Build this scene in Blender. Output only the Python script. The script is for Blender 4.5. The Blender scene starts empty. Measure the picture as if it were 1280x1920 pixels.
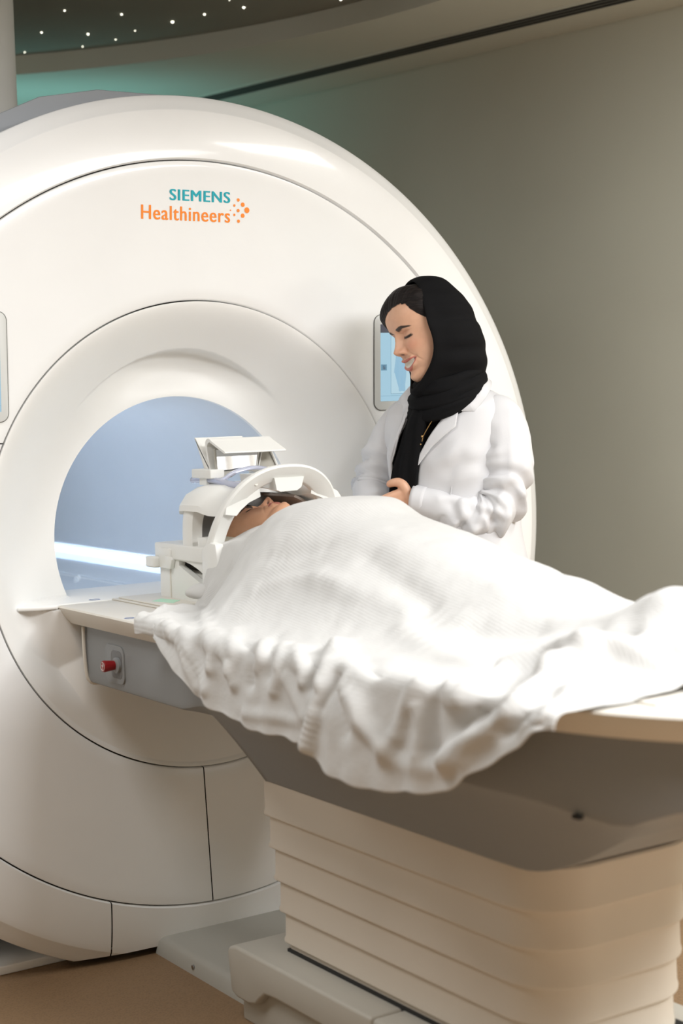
import bpy, bmesh, math, random
import numpy as np
from mathutils import Vector, Matrix, noise

SC = bpy.context.scene
COL = SC.collection
PI = math.pi
random.seed(7)

# ---------------------------------------------------------------- camera
def camera():
    yaw, pitch, roll = math.radians(33.625), math.radians(-3.856), math.radians(-1.635)
    f = Vector((math.sin(yaw)*math.cos(pitch), math.cos(yaw)*math.cos(pitch), math.sin(pitch)))
    r = Vector((math.cos(yaw), -math.sin(yaw), 0)); u = r.cross(f)
    r2 = r*math.cos(roll)+u*math.sin(roll); u2 = u*math.cos(roll)-r*math.sin(roll)
    cd = bpy.data.cameras.new('camera'); co = bpy.data.objects.new('camera', cd); COL.objects.link(co)
    m = Matrix((r2, u2, -f)).transposed().to_4x4(); m.translation = Vector((-1.937, -3.4935, 1.3435))
    co.matrix_world = m
    cd.sensor_fit = 'VERTICAL'; cd.sensor_height = 36.0; cd.sensor_width = 24.0
    cd.lens = 3000/1920*36; cd.clip_start = .05; cd.clip_end = 60
    cd.dof.use_dof = True; cd.dof.focus_distance = 3.95; cd.dof.aperture_fstop = 2.8
    SC.camera = co
camera()
SC.view_settings.view_transform = 'Standard'; SC.view_settings.look = 'None'
SC.view_settings.exposure = 0.0; SC.view_settings.gamma = 1.0; SC.view_settings.use_curve_mapping = False
SC.cycles.use_denoising = True
SC.cycles.max_bounces = 10; SC.cycles.diffuse_bounces = 5; SC.cycles.transparent_max_bounces = 12
SC.cycles.sample_clamp_indirect = 6.0

# ---------------------------------------------------------------- world and lamps
W = bpy.data.worlds.new('room_air'); SC.world = W; W.use_nodes = True
W.node_tree.nodes['Background'].inputs[0].default_value = (.8, .85, .9, 1)
W.node_tree.nodes['Background'].inputs[1].default_value = 0.0
def area(name, loc, target, sx, sy, power, color, spread=180):
    l = bpy.data.lights.new(name, 'AREA'); l.shape = 'RECTANGLE'; l.size = sx; l.size_y = sy
    l.energy = power; l.color = color; l.spread = math.radians(spread)
    o = bpy.data.objects.new(name, l); COL.objects.link(o); o.location = loc
    o.rotation_euler = (Vector(target)-Vector(loc)).to_track_quat('-Z', 'Y').to_euler()
    return o
area('ceiling_light', (0.65, -3.3, 2.57), (0.65, -3.3, 0), 1.9, 1.3, 192, (.985, .995, 1))
area('ceiling_light', (-1.5, -0.9, 2.57), (-1.5, -0.9, 0), 0.8, 0.8, 26, (1, .995, .985))  # fill added to brighten the upper front and left of the scanner
area('ceiling_light', (1.35, -1.3, 2.57), (1.65, -0.9, 0), 0.4, 0.9, 27, (1, .98, .94))  # wash added to lift the right-hand wall
area('ceiling_light', (-2.4, 0.9, 2.57), (-2.0, 0.9, 0), .6, .9, 22, (.95, 1, 1))  # fill added to lighten the column behind the scanner
area('cove_light', (0.35, 2.5, 2.05), (0.6, 3.0, 2.9), 1.6, .1, 3.9, (.30, .85, .85))

# ---------------------------------------------------------------- materials
def new_mat(name):
    m = bpy.data.materials.new(name); m.use_nodes = True
    nt = m.node_tree; b = nt.nodes['Principled BSDF']
    return m, nt, b
def N(nt, t, **kw):
    n = nt.nodes.new(t)
    for k, v in kw.items():
        if k in n.inputs: n.inputs[k].default_value = v
        else: setattr(n, k, v)
    return n
def mat(name, col, rough=.4, metal=0, coat=0, var=.03, vscale=6, bump=0, bscale=200, spec=.5, sss=0, emit=None, estr=0, trans=0, alpha=1, sheen=0, ior=1.45):
    m, nt, b = new_mat(name)
    L = nt.links.new
    tc = N(nt, 'ShaderNodeTexCoord')
    nz = N(nt, 'ShaderNodeTexNoise', Scale=vscale, Detail=4.0)
    L(tc.outputs['Object'], nz.inputs['Vector'])
    mx = N(nt, 'ShaderNodeMix', data_type='RGBA')
    c = np.array(col)
    mx.inputs[6].default_value = (*np.clip(c*(1-var), 0, 1), 1); mx.inputs[7].default_value = (*np.clip(c*(1+var), 0, 1), 1)
    L(nz.outputs['Fac'], mx.inputs[0]); L(mx.outputs[2], b.inputs['Base Color'])
    b.inputs['Roughness'].default_value = rough; b.inputs['Metallic'].default_value = metal
    b.inputs['Coat Weight'].default_value = coat; b.inputs['Coat Roughness'].default_value = .08
    b.inputs['Specular IOR Level'].default_value = spec; b.inputs['IOR'].default_value = ior
    b.inputs['Transmission Weight'].default_value = trans; b.inputs['Alpha'].default_value = alpha
    b.inputs['Sheen Weight'].default_value = sheen
    if sss:
        b.inputs['Subsurface Weight'].default_value = sss; b.inputs['Subsurface Radius'].default_value = (.012, .005, .003)
        b.inputs['Subsurface Scale'].default_value = 1.0
    if emit is not None:
        b.inputs['Emission Color'].default_value = (*emit, 1); b.inputs['Emission Strength'].default_value = estr
    if bump:
        n2 = N(nt, 'ShaderNodeTexNoise', Scale=bscale, Detail=3.0); L(tc.outputs['Object'], n2.inputs['Vector'])
        bp = N(nt, 'ShaderNodeBump', Strength=bump, Distance=.002); L(n2.outputs['Fac'], bp.inputs['Height']); L(bp.outputs[0], b.inputs['Normal'])
    return m
M = {}
M['gantry'] = mat('white_enamel', (.885, .89, .89), .30, coat=.35, bump=.04, bscale=500)
M['funnel'] = mat('white_moulding', (.865, .865, .85), .42, bump=.04, bscale=500)
M['gap'] = mat('dark_gap', (.035, .032, .03), .8)
M['bore'] = mat('bore_liner', (.66, .70, .75), .45)
M['housing'] = mat('grey_housing', (.36, .38, .41), .5)
M['cream'] = mat('cream_plastic', (.72, .685, .62), .4)
M['bellow'] = mat('cream_cover', (.70, .635, .55), .5, bump=.05)
M['apron'] = mat('grey_plastic', (.27, .283, .292), .5, bump=.06, bscale=400)
M['plinth'] = mat('warm_grey_plastic', (.50, .475, .42), .5, bump=.05)
M['floorplate'] = mat('light_grey_plastic', (.44, .43, .39), .5, bump=.05)
M['wall'] = mat('olive_wall', (.565, .56, .475), .8, var=.04, vscale=3, bump=.1, bscale=300)
M['ceiling'] = mat('grey_ceiling', (.66, .655, .58), .85, var=.03, vscale=2, bump=.05)
M['star_panel'] = mat('dark_star_panel', (.27, .26, .22), .7, var=.06)
M['slot'] = mat('slot_metal', (.10, .10, .09), .5)
M['dark'] = mat('dark_rubber', (.02, .02, .02), .6)
M['steel'] = mat('steel', (.5, .5, .5), .3, metal=1)
M['led_soft'] = mat('led_diffuser', (.7, .8, .95), .5, emit=(.55, .68, .92), estr=1.0)
M['led'] = mat('led_glow', (.8, .9, 1), .5, emit=(.87, .94, 1.0), estr=16)
M['teal'] = mat('teal_print', (.0, .42, .52), .5)
M['orange'] = mat('orange_print', (1.0, .26, .01), .5)
M['blue_print'] = mat('blue_print', (.06, .13, .35), .5)
M['green_print'] = mat('green_print', (.50, .80, .62), .5)
M['red'] = mat('red_plastic', (.28, .008, .012), .35)
M['white_print'] = mat('white_print', (.75, .7, .68), .5)
M['bezel'] = mat('grey_bezel', (.66, .67, .655), .35)
M['wall_warm'] = mat('beige_wall', (.56, .515, .44), .8, var=.04, vscale=3)
M['rail'] = mat('rail_plastic', (.82, .85, .88), .4)
M['star'] = mat('star_point', (1, 1, .9), .5, emit=(1, .97, .8), estr=3.2)

# ---------------------------------------------------------------- mesh helpers
def obj(name, verts, faces, m, parent=None, smooth=True, sharp=35, loc=None):
    me = bpy.data.meshes.new(name); me.from_pydata([tuple(map(float, v)) for v in verts], [], [tuple(map(int, f)) for f in faces]); me.update()
    return link(name, me, m, parent, smooth, sharp, loc)
def link(name, me, m, parent=None, smooth=True, sharp=35, loc=None):
    if m is not None:
        me.materials.clear()
        for k in (m if isinstance(m, (list, tuple)) else [m]): me.materials.append(k)
    if smooth and len(me.polygons):
        me.polygons.foreach_set('use_smooth', [True]*len(me.polygons))
        if sharp: me.set_sharp_from_angle(angle=math.radians(sharp))
    o = bpy.data.objects.new(name, me); COL.objects.link(o)
    if parent is not None: o.parent = parent
    if loc is not None: o.location = loc
    return o
def bobj(name, bm, m, parent=None, smooth=True, sharp=35, fix=True):
    if fix: bmesh.ops.recalc_face_normals(bm, faces=bm.faces)
    me = bpy.data.meshes.new(name); bm.to_mesh(me); bm.free()
    return link(name, me, m, parent, smooth, sharp)
def empty(name, loc=(0, 0, 0), rz=0, label=None, cat=None, group=None):
    o = bpy.data.objects.new(name, None); COL.objects.link(o); o.location = loc; o.rotation_euler = (0, 0, rz); o.empty_display_size = .1
    tag(o, label, cat, group); return o
def tag(o, label=None, cat=None, group=None, kind=None):
    if label: o['label'] = label
    if cat: o['category'] = cat
    if group: o['group'] = group
    if kind: o['kind'] = kind
    return o
def add_box(bm, x0, x1, y0, y1, z0, z1, bev=0, seg=3):
    r = bmesh.ops.create_cube(bm, size=1)
    for v in r['verts']:
        v.co = ((x0+x1)/2+v.co.x*(x1-x0), (y0+y1)/2+v.co.y*(y1-y0), (z0+z1)/2+v.co.z*(z1-z0))
    if bev:
        es = list({e for v in r['verts'] for e in v.link_edges})
        bmesh.ops.bevel(bm, geom=es, offset=bev, segments=seg, affect='EDGES', profile=.5)
def box(name, x0, x1, y0, y1, z0, z1, m, parent=None, bev=0, seg=3):
    bm = bmesh.new(); add_box(bm, x0, x1, y0, y1, z0, z1, bev, seg); return bobj(name, bm, m, parent)
def grid_faces(nr, nc, closed_c=False, off=0):
    f = []
    for i in range(nr-1):
        for j in range(nc if closed_c else nc-1):
            j2 = (j+1) % nc
            f.append((off+i*nc+j, off+i*nc+j2, off+(i+1)*nc+j2, off+(i+1)*nc+j))
    return f
def loft(name, rings, m, parent=None, closed=True, caps=True, sharp=35, fix=True, smooth=True):
    R = np.array(rings, float); n, k = R.shape[:2]
    f = grid_faces(n, k, closed)
    if caps and closed: f += [tuple(range(k-1, -1, -1)), tuple((n-1)*k+j for j in range(k))]
    bm = bmesh.new(); vs = [bm.verts.new(v) for v in R.reshape(-1, 3)]
    for q in f:
        try: bm.faces.new([vs[i] for i in q])
        except ValueError: pass
    bmesh.ops.remove_doubles(bm, verts=bm.verts, dist=1e-6)
    return bobj(name, bm, m, parent, smooth, sharp, fix)
def prism(name, poly, axis, a, b, m, parent=None, bev=0, seg=2, sharp=35):
    """extrude a 2-D polygon along an axis; poly gives the two other coordinates in order"""
    bm = bmesh.new()
    def P(p, t): q = list(p); q.insert(axis, t); return q
    va = [bm.verts.new(P(p, a)) for p in poly]; vb = [bm.verts.new(P(p, b)) for p in poly]
    n = len(poly); bm.faces.new(va); bm.faces.new(vb[::-1])
    for i in range(n): bm.faces.new((va[i], vb[i], vb[(i+1) % n], va[(i+1) % n]))
    if bev:
        bmesh.ops.recalc_face_normals(bm, faces=bm.faces)
        es = [e for e in bm.edges if e.calc_face_angle(0) > .6]
        bmesh.ops.bevel(bm, geom=es, offset=bev, segments=seg, affect='EDGES', profile=.5)
    return bobj(name, bm, m, parent, True, sharp)
def smoothpath(pts, n=8, closed=False):
    P = [np.array(p, float) for p in pts]; out = []; k = len(P)
    for i in range(k if closed else k-1):
        p0 = P[(i-1) % k] if closed or i > 0 else 2*P[0]-P[1]
        p1 = P[i]; p2 = P[(i+1) % k]
        p3 = P[(i+2) % k] if closed or i+2 < k else 2*P[-1]-P[-2]
        for t in np.linspace(0, 1, n, endpoint=False):
            out.append(.5*((2*p1)+(-p0+p2)*t+(2*p0-5*p1+4*p2-p3)*t*t+(-p0+3*p1-3*p2+p3)*t**3))
    if not closed: out.append(P[-1])
    return np.array(out)
def tube(name, pts, rad, m, parent=None, seg=10, n=6, caps=True, closed=False, flat=1.0, up=None):
    P = smoothpath(pts, n, closed) if n > 1 else np.array(pts, float)
    k = len(P); rad = np.atleast_1d(np.array(rad, float))
    rr = np.interp(np.linspace(0, 1, k), np.linspace(0, 1, len(rad)), rad) if len(rad) > 1 else np.full(k, rad[0])
    rings = []; ref = np.array(up if up is not None else (0, 0, 1), float)
    for i in range(k):
        t = P[(i+1) % k]-P[i-1] if closed else P[min(i+1, k-1)]-P[max(i-1, 0)]
        t /= np.linalg.norm(t)+1e-12
        a = np.cross(t, ref)
        if np.linalg.norm(a) < 1e-3: a = np.cross(t, (1, 0, 0))
        a /= np.linalg.norm(a); b = np.cross(a, t)
        ref = b if up is None else ref
        rings.append([P[i]+rr[i]*(math.cos(w)*a+math.sin(w)*b*flat) for w in np.linspace(0, 2*PI, seg, endpoint=False)])
    if closed: rings.append(rings[0]); caps = False
    return loft(name, rings, m, parent, True, caps)
def sstep(a, b, x):
    t = np.clip((np.asarray(x, float)-a)/(b-a), 0, 1); return t*t*(3-2*t)
def rrect(hx, hy, r, n=6, cx=0, cy=0):
    out = []
    for sx, sy, a0 in ((1, 1, 0), (-1, 1, 90), (-1, -1, 180), (1, -1, 270)):
        for i in range(n+1):
            a = math.radians(a0+90*i/n); out.append((cx+sx*(hx-r)+r*math.cos(a), cy+sy*(hy-r)+r*math.sin(a)))
    return out
# ================================================================ THE ROOM
ZC = 2.6
# wall on the right: from (1.603, 2.22) towards (1.945, .264)
wd = Vector((.342, -1.956, 0)).normalized(); wn = Vector((wd.y, -wd.x, 0))   # wn points into the room
if wn.x > 0: wn = -wn
A0 = Vector((1.603, 2.22, 0))
Pf = A0-wd*2.2; Pn = A0+wd*9.0
def wall_quad(name, a, b, z0=0, z1=ZC, out=None, m=None, t=.12):
    a = Vector(a); b = Vector(b); o = Vector(out).normalized()*t
    vs = [a, b, b+o, a+o]
    V = [(v.x, v.y, z0) for v in vs]+[(v.x, v.y, z1) for v in vs]
    F = [(0, 1, 5, 4), (1, 2, 6, 5), (2, 3, 7, 6), (3, 0, 4, 7), (0, 3, 2, 1), (4, 5, 6, 7)]
    bm = bmesh.new(); bv = [bm.verts.new(v) for v in V]
    for f in F: bm.faces.new([bv[i] for i in f])
    return tag(bobj(name, bm, m or M['wall'], None, False), kind='structure')
wall_quad('wall_right', Pf, Pn, out=-wn)
YB = Pf.y
wall_quad('wall_back', (-3.9, YB, 0), (Pf.x+.1, YB, 0), out=(0, 1, 0))
wall_quad('wall_left', (-3.9, YB, 0), (-3.9, -6.2, 0), out=(-1, 0, 0), m=M['wall_warm'])
wall_quad('wall_front', (-3.9, -6.2, 0), (Pn.x+.2, -6.2, 0), out=(0, -1, 0), m=M['wall_warm'])
# floor: tan sheet with a fine stipple
m, nt, b = new_mat('tan_vinyl'); L = nt.links.new
tc = N(nt, 'ShaderNodeTexCoord'); mp = N(nt, 'ShaderNodeMapping'); mp.inputs['Rotation'].default_value = (0, 0, .6); L(tc.outputs['Object'], mp.inputs[0])
vo = N(nt, 'ShaderNodeTexVoronoi', Scale=170.0); L(mp.outputs[0], vo.inputs['Vector'])
nz = N(nt, 'ShaderNodeTexNoise', Scale=3.0, Detail=5.0); L(mp.outputs[0], nz.inputs['Vector'])
r1 = N(nt, 'ShaderNodeValToRGB'); r1.color_ramp.elements[0].color = (.205, .125, .064, 1); r1.color_ramp.elements[1].color = (.275, .172, .092, 1)
r1.color_ramp.elements[0].position = .2; r1.color_ramp.elements[1].position = .7
ad = N(nt, 'ShaderNodeMath', operation='MULTIPLY_ADD'); ad.inputs[1].default_value = .9; L(vo.outputs['Distance'], ad.inputs[0])
ml = N(nt, 'ShaderNodeMath', operation='MULTIPLY'); ml.inputs[1].default_value = .4; L(nz.outputs['Fac'], ml.inputs[0]); L(ml.outputs[0], ad.inputs[2])
L(ad.outputs[0], r1.inputs[0]); L(r1.outputs[0], b.inputs['Base Color'])
bp = N(nt, 'ShaderNodeBump', Strength=.25, Distance=.002); L(vo.outputs['Distance'], bp.inputs['Height']); L(bp.outputs[0], b.inputs['Normal'])
b.inputs['Roughness'].default_value = .55
fl = box('floor', -4.1, 3.6, -6.4, YB+.2, -.1, 0, m); tag(fl, kind='structure')
# ceiling with a round recess that holds the star panel
RC = (-2.35, .35); 
def rim_fit():
    # rim circle through measured points on the ceiling
    p = np.array([(0.444, 2.188), (0.684, 1.915), (0.848, 1.685), (1.022, 1.271), (1.158, 0.886)])
    A = np.c_[2*p, np.ones(len(p))]; s = np.linalg.lstsq(A, (p**2).sum(1), rcond=None)[0]
    return s[0], s[1], math.sqrt(s[2]+s[0]**2+s[1]**2)
cxr, cyr, rr_ = rim_fit()
NR = 96
bm = bmesh.new()
inner = [bm.verts.new((cxr+rr_*math.cos(2*PI*i/NR), cyr+rr_*math.sin(2*PI*i/NR), ZC)) for i in range(NR)]
def outer_pt(a):
    c, s = math.cos(a), math.sin(a); t = 1e9
    for lim, d in ((3.7-cxr, c), (-4.1-cxr, c), (YB+.2-cyr, s), (-6.4-cyr, s)):
        if abs(d) > 1e-9 and lim/d > 0: t = min(t, lim/d)
    return cxr+t*c, cyr+t*s
outr = [bm.verts.new((*outer_pt(2*PI*i/NR), ZC)) for i in range(NR)]
rimt = [bm.verts.new((cxr+rr_*math.cos(2*PI*i/NR), cyr+rr_*math.sin(2*PI*i/NR), ZC+.07)) for i in range(NR)]
outt = [bm.verts.new((v.co.x, v.co.y, ZC+.07)) for v in outr]
for i in range(NR):
    j = (i+1) % NR
    bm.faces.new((inner[i], inner[j], outr[j], outr[i])); bm.faces.new((inner[j], inner[i], rimt[i], rimt[j])); bm.faces.new((outt[i], outt[j], rimt[j], rimt[i]))
    bm.faces.new((outr[i], outr[j], outt[j], outt[i]))
tag(bobj('ceiling', bm, M['ceiling'], None, True, 30), kind='structure')
bm = bmesh.new(); bmesh.ops.create_circle(bm, cap_ends=True, segments=NR, radius=rr_+.06, matrix=Matrix.Translation((cxr, cyr, ZC+.07)))
r = bmesh.ops.extrude_face_region(bm, geom=bm.faces[:]); bmesh.ops.translate(bm, vec=(0, 0, .04), verts=[v for v in r['geom'] if isinstance(v, bmesh.types.BMVert)])
star_panel = bobj('ceiling_panel', bm, M['star_panel'], None, False); tag(star_panel, kind='structure')
stars = [(0.465, 1.781, .9), (0.665, 1.739, 1.1), (0.877, 1.756, 1.5), (0.927, 1.606, 1.1), (1.002, 1.456, 1.3), (1.247, 1.207, 1.2), (0.523, 2.119, 1.0), (0.686, 2.066, 1.2), (0.819, 1.942, .6), (0.817, 2.102, .7), (0.755, 2.265, .7), (0.596, 2.454, .7), (0.909, 1.395, .5), (.3, 1.6, 1), (-.2, 1.2, 1), (-.5, .4, 1), (.1, .3, 1.2), (.4, -.2, 1), (-1, 1, 1), (.55, .6, 1)]
star0 = None
for sx, sy, s in stars:
    if star0 is None:
        bm = bmesh.new(); bmesh.ops.create_uvsphere(bm, u_segments=12, v_segments=8, radius=1)
        star0 = o = bobj('star_light', bm, M['star'], star_panel)
    else:
        o = star0.copy(); COL.objects.link(o); o.parent = star_panel
    k_ = (ZC+.07-1.3435)/(2.75-1.3435); o.location = (-1.937+(sx+1.937)*k_, -3.4935+(sy+3.4935)*k_, ZC+.0685); o.scale = (.0034*s, .0034*s, .0034*s)
# slot diffuser in the ceiling, parallel to the wall
sa = Vector((1.316, 2.204, 0)); sb = Vector((1.675, .325, 0)); sd = (sb-sa).normalized(); sn = Vector((sd.y, -sd.x, 0))
diff = empty('ceiling_vent', (sa.x, sa.y, ZC), 0, 'long dark slot air vent with parallel bars running along the grey ceiling', 'vent')
def strip(name, w0, w1, z0, z1, m):
    bm = bmesh.new(); a = sd*-.25; e = sd*4.2
    V = [a+sn*w0, e+sn*w0, e+sn*w1, a+sn*w1]
    lo = [bm.verts.new((v.x, v.y, z0)) for v in V]; hi = [bm.verts.new((v.x, v.y, z1)) for v in V]
    bm.faces.new(lo); bm.faces.new(hi)
    for i in range(4): bm.faces.new((lo[i], lo[(i+1) % 4], hi[(i+1) % 4], hi[i]))
    return bobj(name, bm, m, diff, False)
strip('backing', -.05, .05, -.004, .0, M['dark'])
for k in range(3): strip('bar', -.035+k*.03-.004, -.035+k*.03+.004, -.010, -.003, M['slot'])
for w in (-.052, .048): strip('frame', w, w+.006, -.008, 0, M['ceiling'])
# unseen glowing panel added on the right-hand wall for the coil mirror to reflect
wy = Vector((2.90, -5.12, 0)); wc = A0+wd*((wy-A0).dot(wd)); wrz = math.atan2(wd.y, wd.x)
M['pane'] = mat('lit_window', (.8, .82, .85), .3, emit=(.95, .97, 1), estr=1.3)
w_ = empty('window_1', (wc.x, wc.y, 0), wrz); tag(w_, kind='structure')
sgn = 1 if (Matrix.Rotation(wrz, 3, 'Z') @ Vector((0, 1, 0))).dot(wn) > 0 else -1
def wbox(n, x0, x1, d0, d1, z0, z1, m): return tag(box(n, x0, x1, min(sgn*d0, sgn*d1), max(sgn*d0, sgn*d1), z0, z1, m, w_), kind='structure')
wbox('window_pane', -.75, .75, .004, .012, 1.3, 2.45, M['pane'])
for z in (1.26, 2.45): wbox('window_frame', -.79, .79, .004, .05, z, z+.04, M['cream'])
for x in (-.79, -.30, .10, .40, .75): wbox('window_frame', x, x+.04, .004, .05, 1.26, 2.49, M['cream'])
# ================================================================ THE SCANNER
GZ = 1.0258; R1 = .5843; R2 = .9249; RO = 1.086; ZS = 1.2746
mri = empty('mri_scanner', (0, .5, 0), 0, 'large white ring-shaped scanner with a blue-lit bore and teal and orange lettering', 'medical scanner')
mri.location = (0, 0, 0)
def revolve(prof, n=220, a0=0, a1=2*PI, disp=None):
    bm = bmesh.new(); full = abs(a1-a0-2*PI) < 1e-6; rings = []
    P = np.array(prof, float)
    for i in range(n if full else n+1):
        a = a0+(a1-a0)*i/n; row = []
        for j, (r, y) in enumerate(P):
            if disp is not None: r, y = disp(r, y, a, j)
            row.append(bm.verts.new((r*math.sin(a), y, GZ+r*math.cos(a))))
        rings.append(row)
    k = len(P); m_ = len(rings)
    for i in range(n):
        A = rings[i]; B = rings[(i+1) % m_]
        for j in range(k-1): bm.faces.new((A[j], B[j], B[j+1], A[j+1]))
    return bm
def cut(bm, co, no):
    bmesh.ops.bisect_plane(bm, geom=bm.verts[:]+bm.edges[:]+bm.faces[:], plane_co=co, plane_no=no, clear_outer=True, dist=1e-6)
def ysurf(r):
    """front face depth of the panels at radius r"""
    return .0259*(1-np.clip((r-R1)/(R2-R1), 0, 1))
g = .0016
def panel(name, prof, cuts, m, n=240):
    bm = revolve(prof, n)
    for co, no in cuts: cut(bm, co, no)
    cut(bm, (0, 0, .018), (0, 0, -1))
    return bobj(name, bm, m, mri, True, 40, fix=True)
# middle annulus: profile with rolled-back edges
rs = np.linspace(R1+g+.004, R2-g-.004, 14)
prof = [(R1+g, ysurf(R1)+.02), (R1+g, ysurf(R1)+.004), (R1+g+.0015, ysurf(R1)+.001)]+[(r, ysurf(r)) for r in rs]+[(R2-g-.0015, ysurf(R2)+.001), (R2-g, ysurf(R2)+.004), (R2-g, ysurf(R2)+.02)]
panel('upper_panel', prof, [((0, 0, ZS+g), (0, 0, -1))], M['gantry'])
panel('lower_panel', prof, [((0, 0, ZS-g), (0, 0, 1)), ((-.036-g, 0, 0), (1, 0, 0))], M['gantry'])
panel('lower_panel', prof, [((0, 0, ZS-g), (0, 0, 1)), ((-.036+g, 0, 0), (-1, 0, 0))], M['gantry'])
# outer rim with a rounded shoulder and a side wall
a = np.linspace(0, PI/2, 9)
prof = [(R2+g, .022), (R2+g, .003), (R2+g+.002, .0)]
prof += [(r, -.002+.012*((r-.93)/.118)**2.2) for r in np.linspace(.93, 1.046, 9)]
prof += [(1.0475, .0102), (1.0495, .0118), (1.068, .0235), (1.0835, .0335), (1.0858, .0362), (1.086, .040), (1.086, .16), (1.05, .17)]
RIMP = prof
panel('rim_cover', prof, [((0, 0, ZS+g), (0, 0, -1))], M['gantry'], 300)
panel('rim_cover', prof, [((0, 0, ZS-g), (0, 0, 1)), ((-.316-g, 0, 0), (1, 0, 0))], M['gantry'], 300)
panel('rim_cover', prof, [((0, 0, ZS-g), (0, 0, 1)), ((-.316+g, 0, 0), (-1, 0, 0)), ((.316-g, 0, 0), (1, 0, 0))], M['gantry'], 300)
panel('rim_cover', prof, [((0, 0, ZS-g), (0, 0, 1)), ((.316+g, 0, 0), (-1, 0, 0))], M['gantry'], 300)
# dark chassis just behind the seams
bm = revolve([(R1-.012, .075), (R1-.008, .048), (R1+.012, .046), (R1+.05, .040), (R2-.02, .016), (R2+.05, .014), (1.04, .036), (1.04, .15)], 160); cut(bm, (0, 0, .03), (0, 0, -1))
bobj('chassis', bm, M['gap'], mri)
# bore ring: convex funnel with a shallow eyebrow step over the opening
T = np.linspace(0, 1, 110)
def funnel_prof(t):
    # superellipse quarter from (R1, .026) to (.35, .30), nearly flat first, then rolling in
    w = t**1.05*PI/2
    r = .35+(R1-g-.35)*np.abs(math.cos(w))**1.0
    y = .024+.150*(1-np.abs(math.cos(w)))**1.15*1.0
    y = .024+.150*(1-math.sqrt(max(0, 1-math.sin(w)**2.3))) if False else .0255+.148*(math.sin(w)**3.2)
    return r, y
prof = [funnel_prof(t) for t in T]
prof = [(R1-g, .05)]+prof+[(.3495, .180), (.3495, .186)]
def eyebrow(r, y, a, j):
    an = a if a <= PI else a-2*PI
    an += .02
    w = max(0, 1-abs(an-.0)/math.radians(46))
    w = w*w*(3-2*w)
    if w > 0:
        rc = .468-.03*(1-w)
        k = sstep(rc+.002, rc-.005, r)*sstep(.352, .44, r)
        y = y+.046*w*k
    # below the table shelf the moulding is filled out to a nearly flat apron
    kz = sstep(.890, .874, GZ+r*math.cos(a))*max(float(sstep(.545, .43, r)), float(sstep(.44, .34, abs(r*math.sin(a)))), float(sstep(.80, .62, GZ+r*math.cos(a))))
    if kz > 0 and r < R1-.012: y = y*(1-kz)+min(y, .0290)*kz
    return r, y
bm = revolve(prof, 640, disp=eyebrow); cut(bm, (0, 0, .02), (0, 0, -1))
bobj('bore_ring', bm, M['funnel'], mri, True, 60)
# bore liner
bm = revolve([(.3515, .182), (.3515, 2.0)], 160)
bore = bobj('bore_tunnel', bm, M['bore'], mri, True, 30)
bm = revolve([(.352, 2.0), (.40, 2.05), (.6, 2.12), (1.05, 2.14), (1.05, 1.9)], 120); cut(bm, (0, 0, .02), (0, 0, -1))
bobj('rear_cover', bm, M['gantry'], mri)
# light strips along both sides of the bore
for s in (1, -1):
    an = [math.radians(d) for d in (113.9, 114.8, 116.2, 117.4, 118.2)]
    prof = [(.347, x) for x in (.26, 1.98)]
    rings = []
    for y in np.linspace(.19, 1.98, 60):
        rings.append([(s*(.3515-.004*k)*math.sin(q), y, GZ+(.3515-.004*k)*math.cos(q)) for q, k in zip(an, (0, 1, 1.3, 1, 0))])
    led = loft('light_strip', rings, M['led'], bore, closed=False, caps=False)
    rings = []
    for y in np.linspace(.19, 1.98, 180):
        rings.append([(s*(.3505-k*(.0022+.0012*(int(y*100) % 2)))*math.sin(math.radians(q)), y, GZ+(.3505-k*.003)*math.cos(math.radians(q))) for q, k in zip((113.4, 114.2, 118, 120.4, 121.6), (0, 1, .6, 1, 0))])
    loft('light_diffuser', rings, M['led_soft'], bore, closed=False, caps=False)
# service rails low in the bore, with round bosses
for s in (1, -1):
    rl = box('side_rail', min(s*.262, s*.300), max(s*.262, s*.300), .28, 1.95, .735, .797, M['rail'], bore, .006)
    box('rail_gap', min(s*.264, s*.31), max(s*.264, s*.31), .28, 1.95, .797, .801, M['bore'], rl)
    for yy in (.40, .89, 1.40, 1.88):
        bm = bmesh.new(); bmesh.ops.create_cone(bm, cap_ends=True, segments=28, radius1=.022, radius2=.019, depth=.012, matrix=Matrix.Translation((s*.258, yy, .779)) @ Matrix.Rotation(PI/2*-s, 4, 'Y'))
        bmesh.ops.create_cone(bm, cap_ends=True, segments=20, radius1=.010, radius2=.009, depth=.018, matrix=Matrix.Translation((s*.257, yy, .779)) @ Matrix.Rotation(PI/2*-s, 4, 'Y'))
        bobj('rail_boss', bm, M['rail'], rl, True, 30)
        tube('boss_groove', [(s*.2565, yy+.0205*math.cos(q), .779+.0205*math.sin(q)) for q in np.linspace(0, 2*PI, 16, endpoint=False)], .0012, M['bezel'], rl, 5, 2, closed=True)
box('bore_floor', -.262, .262, .30, 1.95, .70, .745, M['bore'], bore, .004)
# shelf that carries the table level into the opening
poly = [(-.54, .045), (-.47, .012), (-.41, -.008), (-.405, .040), (.405, .040), (.41, -.008), (.47, .012), (.54, .045), (.40, .16), (.325, .24), (.30, .31), (-.30, .31), (-.325, .24), (-.40, .16)]
poly = [(-.50, .060), (-.46, .032), (-.412, .028), (-.40, .043), (.40, .043), (.412, .028), (.46, .032), (.50, .060), (.42, .16), (.325, .24), (.28, .315), (-.28, .315), (-.325, .24), (-.42, .16)]
prism('bore_shelf', poly, 2, .876, .8865, M['funnel'], mri, .004, 3)
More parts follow.
